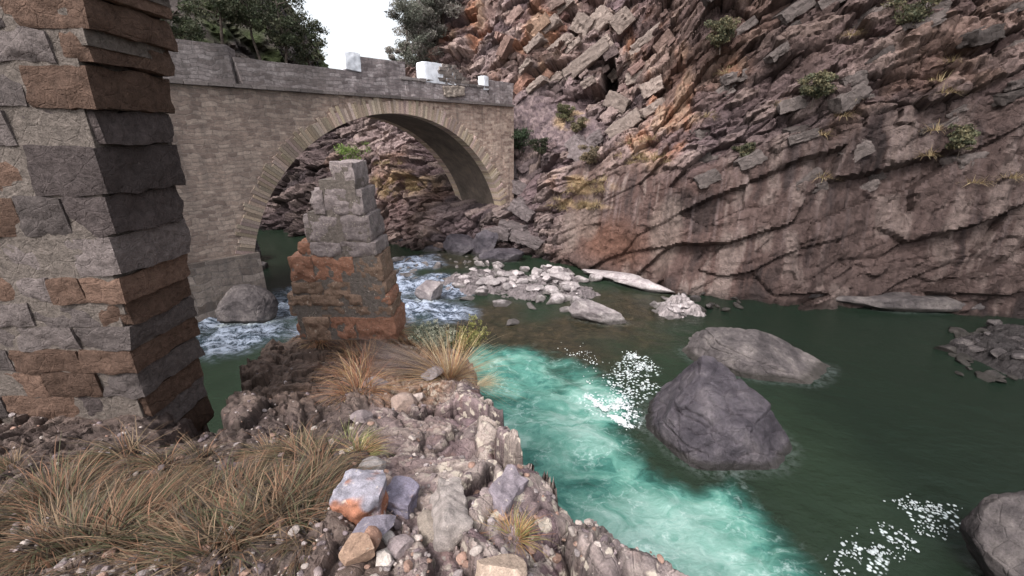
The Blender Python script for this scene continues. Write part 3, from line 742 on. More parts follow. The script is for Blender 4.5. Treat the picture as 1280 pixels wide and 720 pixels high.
# string course of thin slabs
for yy0, yy1 in ((-.17, .35), (WB - .35, WB + .17)):
    stc = MB(); s = -1.4
    while s < 33:
        L = rs.uniform(.5, 1.0); dkf = float(sstep(9.4, 11, s))
        stc.box(s, s + L - .02, yy0 - rs.uniform(0, .04), yy1, TOPZ + rs.uniform(0, .01), TOPZ + .13, c3(.13, .11, .105) * rs.uniform(.7, 1.3))
        s += L
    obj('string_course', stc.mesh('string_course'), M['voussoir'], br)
obj('road', mesh_np('road', [(-1.5, .45, TOPZ + .06), (34, .45, TOPZ + .06), (34, WB - .45, TOPZ + .06), (-1.5, WB - .45, TOPZ + .06)], [(0,1,2,3)]), M['road'], br)
# parapet in stepped lengths (front), plainer one behind
def uv_s(u):                                       # picture column -> distance along the front face near parapet level
    d = ray(u, 105); k = d[0] / d[1]
    # A0 + s*EX  on  x = k y
    return (k * A0[1] - A0[0]) / (EX[0] - k * EX[1])
def par_box(mb, s0, s1_, z0, z1, y0=0.0, y1=.42, n=1, cc=(1, 1, 1)):
    V, Fc = boxrock_np(((s1_ - s0) / 2, (y1 - y0) / 2, (z1 - z0) / 2), int(abs(s0) * 100) % 977, 8, .04, .02)
    mb.add(V + np.array([(s0 + s1_) / 2, (y0 + y1) / 2, (z0 + z1) / 2]), Fc, cc)
ZP = TOPZ + .125
pp = MB()
sA, sB, sC, sD, sE = uv_s(452), uv_s(506), uv_s(612), uv_s(634), uv_s(436)
par_box(pp, sB, sA, ZP, ZP + 1.55)
par_box(pp, sC, sB + .02, ZP, ZP + .80)
par_box(pp, -1.4, sC + .02, ZP, ZP + 1.3)
par_box(pp, sA - .02, 14, ZP, ZP + .95); par_box(pp, 13.98, 19, ZP, ZP + 1.3); par_box(pp, 18.98, 34, ZP, ZP + .9)
for q0, q1 in ((-1.4, 9), (9, 21), (21, 34)): par_box(pp, q0, q1 + .02, ZP, ZP + .55, WB - .42, WB)
obj('parapet', pp.mesh('parapet', True, R(40)), M['parapet'], br)
# coping stones along the low length and stones of the ruined pillar
cs = MB()
s = sC + .1
while s < sB - .2:
    L = rs.uniform(.35, .7); V, Fc = boxrock_np((L / 2, .27, rs.uniform(.05, .08)), int(s * 97), 4, .1, .015)
    cs.add(V + np.array([s + L / 2, .2, ZP + .86]), Fc, c3(.2, .175, .17) * rs.uniform(.75, 1.2)); s += L + .03
s0_, s1__ = uv_s(585), uv_s(552)
z = ZP + .9
for row in range(5):
    s = s0_ + row * .22
    while s < s1__ - .15:
        L = rs.uniform(.25, .6); h = .09
        V, Fc = boxrock_np((L / 2, .3, h * .9), int(s * 131 + row * 7), 4, .12, .02)
        cs.add(V @ rotz(rs.uniform(-.15, .15)).T + np.array([s + L / 2, .2, z + h]), Fc, c3(.22, .185, .17) * rs.uniform(.5, 1.2)); s += L + .02
    z += .17
V, Fc = boxrock_np((.7, .12, .27), 71, 14, .3, .05); cs.add(V @ roty(R(6)).T + np.array([(s0_ + s1__) / 2 + .15, -.02, ZP + .45]), Fc, c3(.30, .25, .215))
obj('loose_masonry', cs.mesh('loose_masonry', True, R(40)), M['voussoir'], br)
# whitewashed marker blocks
def white_block(s0, s1_, h, top=.0, lab=None):
    V, Fc = boxrock_np(((s1_ - s0) / 2, .26, h / 2), int(s0 * 31) + 3, 9, .38, .02)
    V[:, 2] += np.where(V[:, 2] > 0, .06 * np.cos(V[:, 0] / max(.2, (s1_ - s0)) * 2), 0)
    obj('marker_block', mesh_np('marker_block', V, Fc, None, None, True, R(50)), M['white'], br, loc=((s0 + s1_) / 2, .2, ZP + top + h / 2), label=lab)
white_block(uv_s(569) , uv_s(528), .95, .72, 'whitewashed block beside the ruined pillar')
white_block(uv_s(611), uv_s(604), .75, .65, 'narrow whitewashed post at the cliff end')
white_block(uv_s(453), uv_s(434), .72, .93, 'whitewashed block on the parapet, far left of the sky gap')

# ------------------------------------------------------------------ masonry walls on the near bank, laid stone by stone
def masonry(name, x0, x1, z0, z1, y, thick, ch, cw, right_edge, seed, cfun, mat, label, left_edge=None, rzw=0.0, rr=(.2, .03)):
    rs = np.random.RandomState(seed); mb = MB(); z = z0
    ox, oz = x1, z0
    while z < z1:
        h = rs.uniform(*ch); h = min(h, z1 - z + .02)
        xe = right_edge(z + h / 2); x = xe; lim = x0 if left_edge is None else left_edge(z + h / 2)
        while x > lim + .04:
            w = min(rs.uniform(*cw), x - lim)
            if x - w - lim < .09: w = x - lim
            V, Fc = boxrock_np((w / 2 + (.012 if rr[0] > .3 else -.004), thick / 2 + rs.uniform(-.02, .02), h / 2 + (.010 if rr[0] > .3 else -.003)), rs.randint(9999), 12, *rr, shear=.05)
            V = V @ roty(rs.uniform(-.035, .035) * min(1, .35 / w)).T
            mb.add(V + np.array([x - w / 2 - ox, 0, z + h / 2 - oz]), Fc, cfun(z, rs)); x -= w
        z += h
    # mortar core
    for k in range(12):
        za, zb = z0 + (z1 - z0) * k / 12, z0 + (z1 - z0) * (k + 1) / 12 - (.05 if k == 11 else 0)
        l0 = (x0 if left_edge is None else left_edge((za + zb) / 2)) + .05; r0 = right_edge((za + zb) / 2) - .05
        if r0 > l0: mb.box(l0 - ox, r0 - ox, -thick / 2 + .012, thick / 2 - .012, za - oz, zb - oz, c3(.15, .125, .11))
    return obj('masonry_wall', mb.mesh(name, True, R(50)), mat, None, loc=(ox, y, oz), rot=(0, 0, rzw), label=label, cat='wall')
YS = 5.7
def stub_edge(z):
    pts = [(404, 494), (350, 481), (300, 468), (260, 456), (235, 448), (218, 441), (206, 428)]
    zz = [at_y(u, v, YS)[2] for v, u in pts]; xx = [at_y(u, v, YS)[0] for v, u in pts]
    return float(np.interp(z, zz, xx))
def stub_col(z, rs):
    f = (z - 4.2) / 2.3
    c = c3(.26, .215, .21) if f > .45 else c3(.25, .165, .12)
    if rs.uniform() < .3: c = c3(.30, .15, .10) if f < .6 else c3(.2, .17, .19)
    return c * rs.uniform(.7, 1.2)
zt = at_y(440, 204, YS)[2]
masonry('ruined_wall', -3.8, at_y(496, 404, YS)[0], at_y(496, 425, YS)[2], zt, YS + .3, .6, (.16, .40), (.22, .6), stub_edge, 8, stub_col, M['masonry'],
        'ruined end of a rubble wall with rounded top standing in dry grass', left_edge=lambda z: float(np.interp(z, [zt - 1.9, zt - 1.3, zt - 1.25, zt - .75, zt - .7, zt - .3, zt - .2, zt], [-3.2, -3.1, -2.95, -2.85, -2.65, -2.6, -2.4, -2.35])) + .04 * math.sin(z * 9), rr=(.26, .03))
YW = 2.95
def wall_edge(z):
    pts = [(560, 192), (400, 160), (250, 135), (100, 112), (0, 104), (-80, 100)]
    zz = [at_y(u, v, YW)[2] for v, u in pts]; xx = [at_y(u, v, YW)[0] for v, u in pts]
    return float(np.interp(z, zz, xx))
masonry('dark_wall', -7.0, at_y(192, 560, YW)[0], 4.3, 8.6, YW + .35, .7, (.13, .34), (.22, .6), wall_edge, 18,
        lambda z, rs: (c3(.135, .085, .064) if rs.uniform() < .5 else (c3(.135, .112, .107) if rs.uniform() < .6 else c3(.075, .06, .058))) * rs.uniform(.6, 1.3), M['darkwall'], 'tall rusty brown rubble wall on the ledge at the far left, higher than the picture', rr=(.17, .02))  # wall stones coloured darker for the side dimming

# ------------------------------------------------------------------ rocks and stones
def ring(V, p):
    W = V + np.asarray(p); k = np.abs(W[:, 2]) < .07; RING.extend(W[k][:, :2].tolist())
def boulder(u, v, dims, seed, mat, label, z=0.0, rz=0.0, tilt=0.0, group=None, cuts=12, sub=6, rough=.045, sink=.35, bank=False, cutmin=.5, flat=None, name='boulder', cat='boulder', roll=0.0):
    V, Fc = rock_np(dims, seed, sub, cuts, rough, cutmin, flat)
    V = V @ (rotz(rz) @ roty(tilt) @ rotx(roll)).T
    zmin = V[:, 2].min(); V[:, 2] -= zmin
    p = on_bank_r(u, v) if bank else at_z(u, v, z)
    V[:, 2] -= sink * dims[2]
    if not bank: ring(V, p)
    return obj(name, mesh_np(name, V, Fc, None, None, True, R(35)), mat, None, loc=p, label=label, cat=cat, group=group)

boulder(538, 374, (.85, .65, .75), 11, M['pale'], 'rounded brown boulder standing in the white rapids below the bridge', rz=.3, sink=.5, cutmin=.6)
boulder(745, 400, (1.22, .5, .62), 21, M['pale'], 'long pale wedge shaped boulder at the tip of the stony bar', rz=-.38, tilt=.25, sink=.55, cutmin=.45)
def wedge(u, v, dims, seed, planes, mat, label, rz=0., dz=0., dx=0., dy=0.):
    V, Fc = ico(7); V = V * 1.0
    for n, d in planes:
        n = np.array(n, float) / np.linalg.norm(n); k = V @ n - d; V -= np.outer(np.where(k > 0, k * .97, 0), n)
    rs = np.random.RandomState(seed + 50)
    for i in range(26):
        n = rs.normal(size=3); n /= np.linalg.norm(n); k0 = V @ n; d = k0.max() - rs.uniform(.015, .07); k = k0 - d; V -= np.outer(np.where(k > 0, k * .95, 0), n)
    wv = fbm(V[:, 0] * 1.6 + seed, V[:, 1] * 1.6, V[:, 2] * 1.6, 3, seed); q = V[:, 2] * 1.0 + V[:, 0] * .45 + .10 * wv
    lay = (q * 4.2) % 1.0
    d = .03 * wv + .012 * fbm(V[:, 0] * 8, V[:, 1] * 8, V[:, 2] * 8, 4, seed + 2) - .045 * np.exp(-np.abs(lay - .5) / .035) * (vn3(np.floor(q * 4.2), V[:, 0] * 1.2, V[:, 1] * 1.2, seed) > -.1)
    i1, i2, i3, lx, ly, f1, e = worley(q * 4.2 + .3 * wv, (V[:, 0] - V[:, 1]) * 2.2, seed)
    d = d + (i1 - .5) * .05 - .03 * np.exp(-e / .05)
    d -= .035 * np.exp(-np.abs(fbm(V[:, 0] * 1.3, V[:, 1] * 1.3, V[:, 2] * .6, 3, seed + 5)) / .02)
    V = V * (1 + d)[:, None] * np.array(dims); V = V @ rotz(rz).T; p = at_z(u, v, 0) + np.array([dx, dy, dz]); ring(V, p)
    return obj('boulder', mesh_np('boulder', V, Fc, None, None, True, R(40)), mat, None, loc=p, label=label, cat='boulder')
wedge(965, 462, (3.1, 1.2, 1.9), 3, [((-.1, -.1, 1), .62), ((.62, -.15, .78), .40), ((-.9, -.2, .4), .66), ((.25, -.95, .25), .55), ((.1, -.6, .75), .60), ((.95, .1, .1), .86), ((-.5, -.7, .2), .66)], M['dark'],
      'long dark wedge shaped boulder lying in the dark pool', -.32, -.25, -.3)
boulder(312, 400, (1.15, .85, 1.0), 33, M['dark'], 'dark rounded boulder in the left channel rapids', rz=.2, sink=.45, cutmin=.6)
boulder(1262, 735, (.75, .8, 1.1), 35, M['dark'], 'dark boulder cut off by the lower right picture corner', sink=.3, cutmin=.6)

# big rock at the right: layered, creased mass
wedge(862, 553, (2.3, 1.9, 2.7), 14, [((-.95, -.25, .15), .60), ((-.3, -.75, .6), .62), ((.1, -.2, 1), .58), ((-.7, .3, .7), .66), ((-.8, -.6, -.1), .64), ((.5, -.6, .6), .62), ((-.5, -.1, .87), .63), ((-.1, -.98, .15), .58), ((.8, .1, .6), .66), ((.5, -.85, .1), .7)], M['purple'],
      'dark layered purple grey rock beside the turquoise pool', .1, -.40, .72, .15)

# gravel bar: low mound (uncountable fines) with stones on it
def mound(name, pts, r, h, seed, colr, kind, cat=None, label=None, mat='bank'):
    cs_ = [at_z(u, v, 0) for u, v, *_ in pts]
    x0 = min(c[0] for c in cs_) - r * 1.6; x1 = max(c[0] for c in cs_) + r * 1.6; y0 = min(c[1] for c in cs_) - r * 1.6; y1 = max(c[1] for c in cs_) + r * 1.6
    X, Y = np.meshgrid(np.arange(x0, x1, .05), np.arange(y0, y1, .05), indexing='ij')
    z = np.zeros_like(X) - .3
    for c in cs_: z = np.maximum(z, h - (h + .3) * sstep(.25, 1.15, np.hypot(X - c[0], Y - c[1]) / r + .2 * fbm(X, Y, 0., 3, seed)))
    d, i1, i2, e = blocks(X, Y, .17, .17, seed, .05, .5, .05, .1); z = z + d + .03 * fbm(X * 3, Y * 3, 0., 3, seed)
    c = mixc(np.zeros(X.shape + (3,)) + c3(*colr) * .8, c3(*colr) * 1.5, i1); c *= (.5 + .5 * sstep(0, .15, e))[..., None]
    return obj(name, mesh_np(name, np.stack([X, Y, z], -1).reshape(-1, 3), grid_faces(*X.shape), c.reshape(-1, 3), None, False), M[mat], kind=kind, cat=cat, label=label), (X[:, 0], Y[0], z)
bar, barz = mound('gravel', [(600, 345), (640, 345), (680, 350), (655, 365), (700, 352), (620, 360), (600, 358), (725, 368), (690, 340), (575, 352)], 1.4, .2, 201, (.13, .11, .112), 'stuff', label='pale stony bar of river gravel under the cliff', cat='gravel')
bar2, barz2 = mound('gravel', [(838, 392), (860, 388), (850, 380)], .9, .35, 202, (.22, .19, .19), 'stuff', label='small heap of pale gravel against the foot of the smooth cliff', cat='gravel')
bar3, barz3 = mound('gravel', [(1240, 440), (1275, 455), (1300, 430)], 1.8, .5, 203, (.03, .026, .026), 'stuff', label='dark gravel spit at the right side of the dark pool', cat='gravel', mat='cliff')
bar4, barz4 = mound('gravel', [(870, 345), (890, 335), (910, 350)], 1.6, .5, 204, (.03, .026, .026), 'stuff', label='dark gravel heap at the foot of the dark slate cliff', cat='gravel', mat='cliff')

stones = []
for k in range(9):
    V, Fc = rock_np((1, rs.uniform(.55, .85), rs.uniform(.35, .6)), 600 + k, 4, 13, .04, .5)
    stones.append(mesh_np('river_stone', V, Fc, None, None, True, R(30)))
def zsurf(bz, x, y):
    i = int(np.argmin(np.abs(bz[0] - x))); j = int(np.argmin(np.abs(bz[1] - y))); return max(0, float(bz[2][i, j]))
rs = np.random.RandomState(61); cnt = 0
def stone(p, size, label, group, mat=None, name='river_stone'):
    me = stones[rs.randint(9)]
    if mat is not None:
        key = (me.name, mat.name)
        if key not in stonevar:
            m2 = me.copy(); m2.materials.clear(); m2.materials.append(mat); stonevar[key] = m2
        me = stonevar[key]
    o = obj(name, me, M['stone'], None, loc=p, rot=(rs.uniform(-.25, .25), rs.uniform(-.25, .25), rs.uniform(0, 6.28)), label=label, cat='stone', group=group)
    o.scale = (size, size * rs.uniform(.8, 1.1), size * rs.uniform(.8, 1.15)); return o
stonevar = {}
# hand-placed paler stones of the bar and channel: (u, v, half size m, label)
for u, v, sz, lab in [
    (628, 381, .62, 'flat pale stone at the water edge of the bar, in front of the rubble'),
    (664, 383, .42, 'whitish pointed stone at the near edge of the bar'),
    (584, 374, .42, 'pale stone alone in the water left of the bar'),
    (603, 367, .45, 'pale stone at the left tip of the bar'),
    (722, 384, .45, 'pale stone leaning against the wedge shaped boulder'),
    (708, 388, .40, 'small pale slab left of the wedge shaped boulder'),
    (695, 352, .75, 'large pale angular stone on top of the bar'),
    (672, 345, .55, 'grey angular stone on the bar below the cliff'),
    (640, 352, .55, 'grey stone in the middle of the bar'),
    (548, 333, .45, 'white stone in the channel under the arch'),
    (532, 331, .35, 'smaller white stone left of the white stone under the arch'),
    (510, 343, .38, 'triangular pale stone in the channel below the arch'),
    (497, 325, .55, 'pale flat stone in the far channel beside the wall end'),
    (560, 350, .38, 'small wet stone between the rapids and the bar'),
    (640, 404, .40, 'brown stone just breaking the shallow water'),
    (833, 385, .55, 'pale stone block on the gravel heap under the cliff')]:
    p = at_z(u, v, 0); p[2] = zsurf(barz, p[0], p[1]) + sz * .12 if 590 < u < 735 and v < 372 else .02
    stone(p, sz, lab, None)
lb = 'pale angular river stone lying among the stones of the bar'
n = 0
while n < 190:
    u = rs.normal(655, 42); v = rs.uniform(334, 376) + (u - 655) * .10
    if not (563 < u < 748): continue
    p = at_z(u, v, 0); z = zsurf(barz, p[0], p[1]); sz = .09 + .42 * rs.uniform() ** 2.2
    p[2] = z + sz * .2; stone(p, sz, lb, 'stones of the river bar'); n += 1
for k in range(26):
    u = rs.uniform(485, 600); v = rs.uniform(318, 350); p = at_z(u, v, 0); p[2] = -.02
    stone(p, rs.uniform(.12, .32), 'pale stone breaking the water in the channel under the arch', 'stones in the channel')
for k in range(24):
    u = rs.uniform(816, 862); v = rs.uniform(372, 402); p = at_z(u, v, 0); p[2] = zsurf(barz2, p[0], p[1]) + .03
    stone(p, rs.uniform(.07, .26), 'pale stone on the gravel heap at the foot of the smooth cliff', 'stones on the small gravel heap')
for u, v, sz, lab in [(352, 282, 1.0, 'broad dark stone in the far channel under the arch'), (400, 305, .8, 'dark stone in the far channel near the wall end'),
                      (330, 335, .6, 'dark flat stone beside the left bridge foot'), (385, 330, .6, 'dark stone between the arch foot and the wall end')]:
    stone(at_z(u, v, 0), sz, lab, None, M['dark'])
for k in range(40):
    u = rs.uniform(1180, 1300); v = rs.uniform(405, 480); p = at_z(u, v, 0); p[2] = zsurf(barz3, p[0], p[1]) + .05
    stone(p, rs.uniform(.1, .4), 'dark stone on the gravel spit at the right of the dark pool', 'stones of the dark gravel spit', M['dark'])
for k in range(30):
    u = rs.uniform(850, 925); v = rs.uniform(350, 392); p = at_z(u, v, 0); p[2] = .1
    stone(p, rs.uniform(.12, .45), 'dark stone heaped at the foot of the dark slate cliff', 'stones below the dark cliff', M['dark'])
# rocks at the foot of the bridge and cliff
for k, (u, v, d, mt, lab) in enumerate([
    (575, 316, (1.5, 1.1, 1.1), 'purple', 'big rounded rock under the arch at the water edge'),
    (603, 318, (1.3, 1.0, 1.25), 'purple', 'dark seamed rock below the right foot of the arch'),
    (545, 312, (1.3, .9, .7), 'purple', 'low sloping rock at the waterline under the arch'),
    (632, 326, (1.6, .9, .8), 'purple', 'broad flat rock at the water edge right of the bridge foot'),
    (516, 305, (1.3, .8, .5), 'purple', 'low dark rock at the foot of the rock face behind the arch'),
    (300, 325, (1.6, 1.2, 1.3), 'dark', 'dark rock at the left foot of the bridge'),
    (255, 345, (1.8, 1.3, 1.2), 'dark', 'dark rock against the left abutment'),
    (205, 375, (1.6, 1.2, 1.0), 'dark', 'dark rock in the water beside the left abutment')]):
    boulder(u, v, d, 40 + k, M[mt], lab, rz=rs.uniform(-.5, .5), sink=.5, sub=6, cuts=16, cutmin=.36, rough=.08)
for k, (u, v, L) in enumerate([(772, 352, 2.2), (805, 362, 1.6)]):
    boulder(u, v, (L, .5, .3), 60 + k, M['stone'], ['long pale slab lying along the foot of the smooth cliff', 'shorter pale slab right of the long slab at the cliff foot'][k], rz=-.62, sink=.3, sub=5, cutmin=.6, cat='rock slab', name='rock_slab')
for k, (u, v, L) in enumerate([(1000, 372, 3.2), (1130, 385, 3.0)]):
    boulder(u, v, (L, .8, .5), 64 + k, M['dark'], ['long dark slab at the foot of the dark cliff', 'dark slab farther right along the dark cliff foot'][k], rz=-.12, sink=.3, sub=5, cutmin=.6, cat='rock slab', name='rock_slab')
# near ledge stones
def near_stone(u, v, dims, seed, colr, label, rz=0., tilt=0., kind='pebble', cuts=12, cutmin=.55, sub=6, sink=.3, col2=None, box=False):
    V, Fc = rock_np(dims, seed, sub, cuts, .03, cutmin) if not box else boxrock_np(np.array(dims) * .88, seed, 30, .5, .03)
    n_ = fbm(V[:, 0] * 8, V[:, 1] * 8, V[:, 2] * 8, 3, seed)
    c = np.tile(c3(*colr), (len(V), 1))
    if col2 is not None: c = mixc(c, c3(*col2), sstep(-.1, .35, n_ - V[:, 2] / dims[2] * .5))
    V = V @ (rotz(rz) @ roty(tilt)).T; V[:, 2] -= V[:, 2].min() + sink * dims[2]
    p = on_bank_r(u, v)
    return obj('stone', mesh_np('stone', V, Fc, c, None, True, R(35)), M['nearcol'], None, loc=p, label=label, cat='stone')
near_stone(455, 636, (.125, .12, .10), 71, (.25, .235, .27), 'large blue grey block with rusty lower face at the left bottom of the ledge', .1, sink=.2, col2=(.30, .13, .08), box=True)
near_stone(503, 636, (.095, .085, .07), 72, (.20, .18, .23), 'blue grey stone with brown top beside the large block', -.3, col2=(.26, .17, .13), box=True)
near_stone(465, 588, (.085, .075, .05), 73, (.27, .245, .235), 'grey rounded stone above the large blue grey block', .1)
near_stone(468, 668, (.12, .07, .05), 74, (.18, .16, .19), 'dark wedge stone under the large block', .5)
near_stone(449, 700, (.075, .055, .09), 75, (.33, .22, .16), 'orange brown stone in the bottom left group', .0)
near_stone(464, 688, (.05, .045, .07), 76, (.32, .19, .14), 'rust brown stone between the bottom left stones', .6)
near_stone(483, 680, (.042, .038, .04), 77, (.52, .47, .45), 'small whitish stone above the other whitish stone', .0)
near_stone(481, 702, (.045, .04, .04), 78, (.52, .46, .42), 'small whitish stone near the bottom edge', .9)
near_stone(500, 690, (.065, .05, .04), 79, (.27, .22, .22), 'grey brown pebble right of the whitish stones', .3)
near_stone(505, 512, (.13, .10, .10), 80, (.27, .20, .17), 'tan angular stone on the ledge below the dry grass', .2, cuts=10)
near_stone(525, 500, (.07, .06, .055), 81, (.38, .31, .28), 'small cream stone right of the tan angular stone', .7)
near_stone(452, 528, (.10, .09, .06), 82, (.22, .18, .18), 'grey stone half buried at the left of the ledge', .7)
near_stone(562, 648, (.065, .17, .08), 83, (.26, .225, .21), 'long smooth grey slab standing in the ledge', .30, .35, sink=.9, box=True)
near_stone(535, 668, (.06, .12, .06), 84, (.27, .225, .19), 'tan slab left of the long smooth grey slab', .3, .2, cuts=8, sink=.7)
near_stone(632, 616, (.075, .12, .05), 85, (.20, .17, .19), 'smooth purple slab behind the orange grass tuft', -.6, .3, sink=1.1, box=True)
near_stone(540, 470, (.16, .12, .08), 86, (.21, .18, .18), 'broad grey stone in front of the dry tuft', .5, sink=.5)
near_stone(470, 485, (.16, .12, .08), 87, (.23, .19, .185), 'broad flat stone under the sweeping dry grass', .1, sink=.5)
near_stone(622, 722, (.11, .08, .05), 88, (.38, .29, .23), 'cream rounded rock at the bottom edge of the picture', .1, sink=.4)
near_stone(785, 682, (.055, .05, .07), 89, (.035, .028, .035), 'small black stone perched on the lip above the water', .1, sink=.1)
# loose fines on the ledge, uncountable
pe = MB(); rs = np.random.RandomState(31)
pb = [rock_np((1, .8, .6), 900 + k, 3, 10, .03, .5) for k in range(8)]
for k in range(2300):
    u = rs.uniform(0, 860); v = rs.uniform(430, 735); p = on_bank(u, v)
    if sdist(np.array([p[0]]), np.array([p[1]]), poly)[0] > -.04: continue
    V, Fc = pb[rs.randint(8)]; sz = .006 + .026 * rs.uniform() ** 3
    cc = [c3(.40, .34, .31), c3(.24, .19, .185), c3(.16, .125, .13), c3(.30, .19, .15), c3(.30, .255, .25)][rs.randint(5)] * rs.uniform(.7, 1.1)
    pe.add((V * sz) @ rotz(rs.uniform(0, 6)).T + np.array([p[0], p[1], bank_z(p[0], p[1]) + sz * .2]), Fc, cc)
obj('gravel', pe.mesh('gravel', True, R(35)), M['nearcol'], kind='stuff', label='loose small stones scattered over the near ledge', cat='gravel')

# ------------------------------------------------------------------ foam on the pool
def foam_patch(lst, seed, label, mat, dens=1.0, spr=(.015, .07)):
    rs = np.random.RandomState(seed); mb = MB(); V0, F0 = ico(2)
    for u0, v0, u1, v1, wpx, nn in lst:
        for k in range(int(nn * dens)):
            t = rs.uniform(); u = u0 + (u1 - u0) * t + rs.normal() * wpx; v = v0 + (v1 - v0) * t + rs.normal() * wpx * .6
            p = at_z(u, v, 0)
            if fbm(p[0] * 5, p[1] * 5, 0., 2, seed) < -.2: continue
            s = rs.uniform(*spr) * (.5 if rs.uniform() < .75 else 1.0)
            V = V0 * np.array([s * rs.uniform(.8, 1.6), s, .012]) * (1 + .25 * fbm(V0[:, 0] * 2 + k, V0[:, 1] * 2, 0., 2, 5))[:, None]
            mb.add(V @ rotz(rs.uniform(0, 6)).T + np.array([p[0], p[1], .035 + .02 * rs.uniform()]), F0)
    return obj('foam', mb.mesh('foam', True), mat, kind='stuff', label=label, cat='foam')
foam_patch([(808, 452, 772, 482, 5.5, 170), (812, 480, 775, 502, 5.0, 150), (785, 443, 800, 450, 4, 90), (768, 500, 792, 520, 5, 200), (795, 448, 815, 460, 4, 120), (776, 505, 790, 535, 4, 120)], 3, 'broken white foam flakes drifting by the purple rock', M['foam'], 1.0, (.012, .042))
foam_patch([(731, 496, 762, 518, 2.6, 300), (750, 508, 785, 512, 4.5, 160), (762, 519, 790, 535, 2.6, 260)], 4, 'dense white foam streak on the turquoise pool', M['foam'], 1.3, (.012, .042))
foam_patch([(720, 440, 770, 470, 7, 110), (700, 430, 730, 445, 7, 50), (720, 455, 745, 480, 5, 30)], 6, 'thin specks of foam on the green pool', M['foam'], 1.0, (.01, .026))
mg = NT('grey_foam'); mg.b.inputs['Base Color'].default_value = (.36, .39, .40, 1); mg.b.inputs['Roughness'].default_value = .8; M['gfoam'] = mg.m
foam_patch([(1190, 650, 1060, 710, 12, 200), (1120, 630, 1190, 640, 8, 80), (1100, 660, 1040, 720, 14, 90)], 8, 'grey foam flakes on the dark pool near the lower right', M['gfoam'], 1.4, (.010, .036))

# ------------------------------------------------------------------ grass, shrubs, trees
def blades(n, L, spread, seed, cols, lean=(0, 0), wd=.004, droop=.6, rad=.06, nseg=5, upmin=.15):
    rs = np.random.RandomState(seed); V, Fc, C = [], [], []
    for i in range(n):
        a = rs.uniform(0, 2 * PI); r = rad * math.sqrt(rs.uniform()); base_ = np.array([r * math.cos(a), r * math.sin(a), -.01])
        el = rs.uniform(upmin, 1); out = np.array([math.cos(a) * spread * (1.2 - el) + lean[0] + rs.normal() * .12, math.sin(a) * spread * (1.2 - el) + lean[1] + rs.normal() * .12, el])
        out /= np.linalg.norm(out); l = L * rs.uniform(.5, 1.1); side = np.cross(out, [0, 0, 1]); side /= np.linalg.norm(side) + 1e-6
        cc = c3(*cols[rs.randint(len(cols))]) * rs.uniform(.65, 1.25); b0 = len(V); w = wd * rs.uniform(.6, 1.2); dr = droop * rs.uniform(.4, 1.2)
        tw = rs.normal() * .15
        for k in range(nseg + 1):
            t = k / nseg; p = base_ + out * l * t + np.array([0, 0, -dr * l * t * t * .6]) + side * tw * l * t * t; ww = w * (1 - t * .85)
            V += [p - side * ww, p + side * ww]; C += [cc, cc]
        for k in range(nseg): q = b0 + 2 * k; Fc.append((q, q + 1, q + 3, q + 2))
    return mesh_np('grass_tuft', np.array(V), np.array(Fc), np.array(C), None, True)
STRAW = [(.50, .33, .17), (.42, .26, .14), (.55, .42, .25), (.34, .2, .11), (.45, .22, .12)]
GREY = [(.25, .19, .18), (.17, .13, .13), (.32, .25, .21), (.12, .09, .09), (.38, .3, .24)]
GREEN = [(.30, .30, .12), (.22, .24, .10), (.42, .38, .18), (.15, .17, .07)]
ORANGE = [(.46, .24, .10), (.5, .33, .12), (.35, .17, .08), (.3, .28, .10)]
def tuft(u, v, me, label, group=None, mat='grass', dz=0., bank=True, name='grass_tuft', cat='grass tuft', rz=0.):
    p = on_bank_r(u, v) if bank is True else bank
    return obj(name, me, M[mat], None, loc=(p[0], p[1], p[2] + dz), rot=(0, 0, rz), label=label, cat=cat, group=group)
tuft(562, 474, blades(620, .85, 1.6, 1, STRAW + [(.55, .45, .3)], (.0, 0), .0035, .45, .05), 'large straw coloured tuft fanning out at the edge above the pool')
tuft(556, 470, blades(240, .5, 1.6, 2, GREY, (-.1, 0), .003, .55, .09), 'greyish dry tuft tangled behind the large straw tuft')
for k, (u, v) in enumerate([(545, 462), (525, 452), (505, 445), (532, 468), (490, 440)]):
    tuft(u, v, blades(420, .8, .5, 10 + k, GREY + [(.14, .10, .11), (.4, .3, .24)], (-1.7, .1), .003, .35, .10, upmin=.25),
         ['dark dry grass sweeping left from the straw tuft', 'dry grass swept left, middle of the dark sweep', 'dry grass swept left, near the wall end', 'dry grass swept left in front of the dark sweep', 'dry grass swept left at the foot of the ruined wall'][k])
for k, (u, v) in enumerate([(448, 425), (470, 418), (492, 415), (455, 403), (480, 407), (445, 445), (445, 470), (460, 455), (448, 490), (425, 415), (400, 425), (462, 432), (482, 428)]):
    tuft(u, v, blades(380, .5, 1.1, 20 + k, [(.42,.21,.13),(.36,.17,.11),(.48,.3,.2)] + STRAW + [(.3, .2, .16), (.22,.15,.13)], (.1 * (k % 3 - 1), -.3), .004, .7, .16),
         ['rusty dry grass left of the wall foot', 'rusty dry grass in front of the ruined wall', 'rusty dry grass at the right corner of the wall foot', 'rusty dry grass climbing the wall foot at the left', 'rusty dry grass climbing the middle of the wall foot',
          'rusty dry grass below the wall, left', 'rusty dry grass at the left of the ledge, above the flat stone', 'rusty dry grass right of the wall foot path', 'low rusty grass beside the buried grey stone', 'rusty dry grass left of the wall foot tufts', 'rusty dry grass under the broken left end of the ruined wall', 'rusty dry grass a step in front of the wall foot, left', 'rusty dry grass a step in front of the wall foot, right'][k])
tuft(452, 565, blades(260, .20, 1.1, 40, GREEN + STRAW + [(.22, .15, .12)], (.5, -.2), .0022, .7, .07), 'green and straw tuft above the grey rounded stone, left of the ledge')
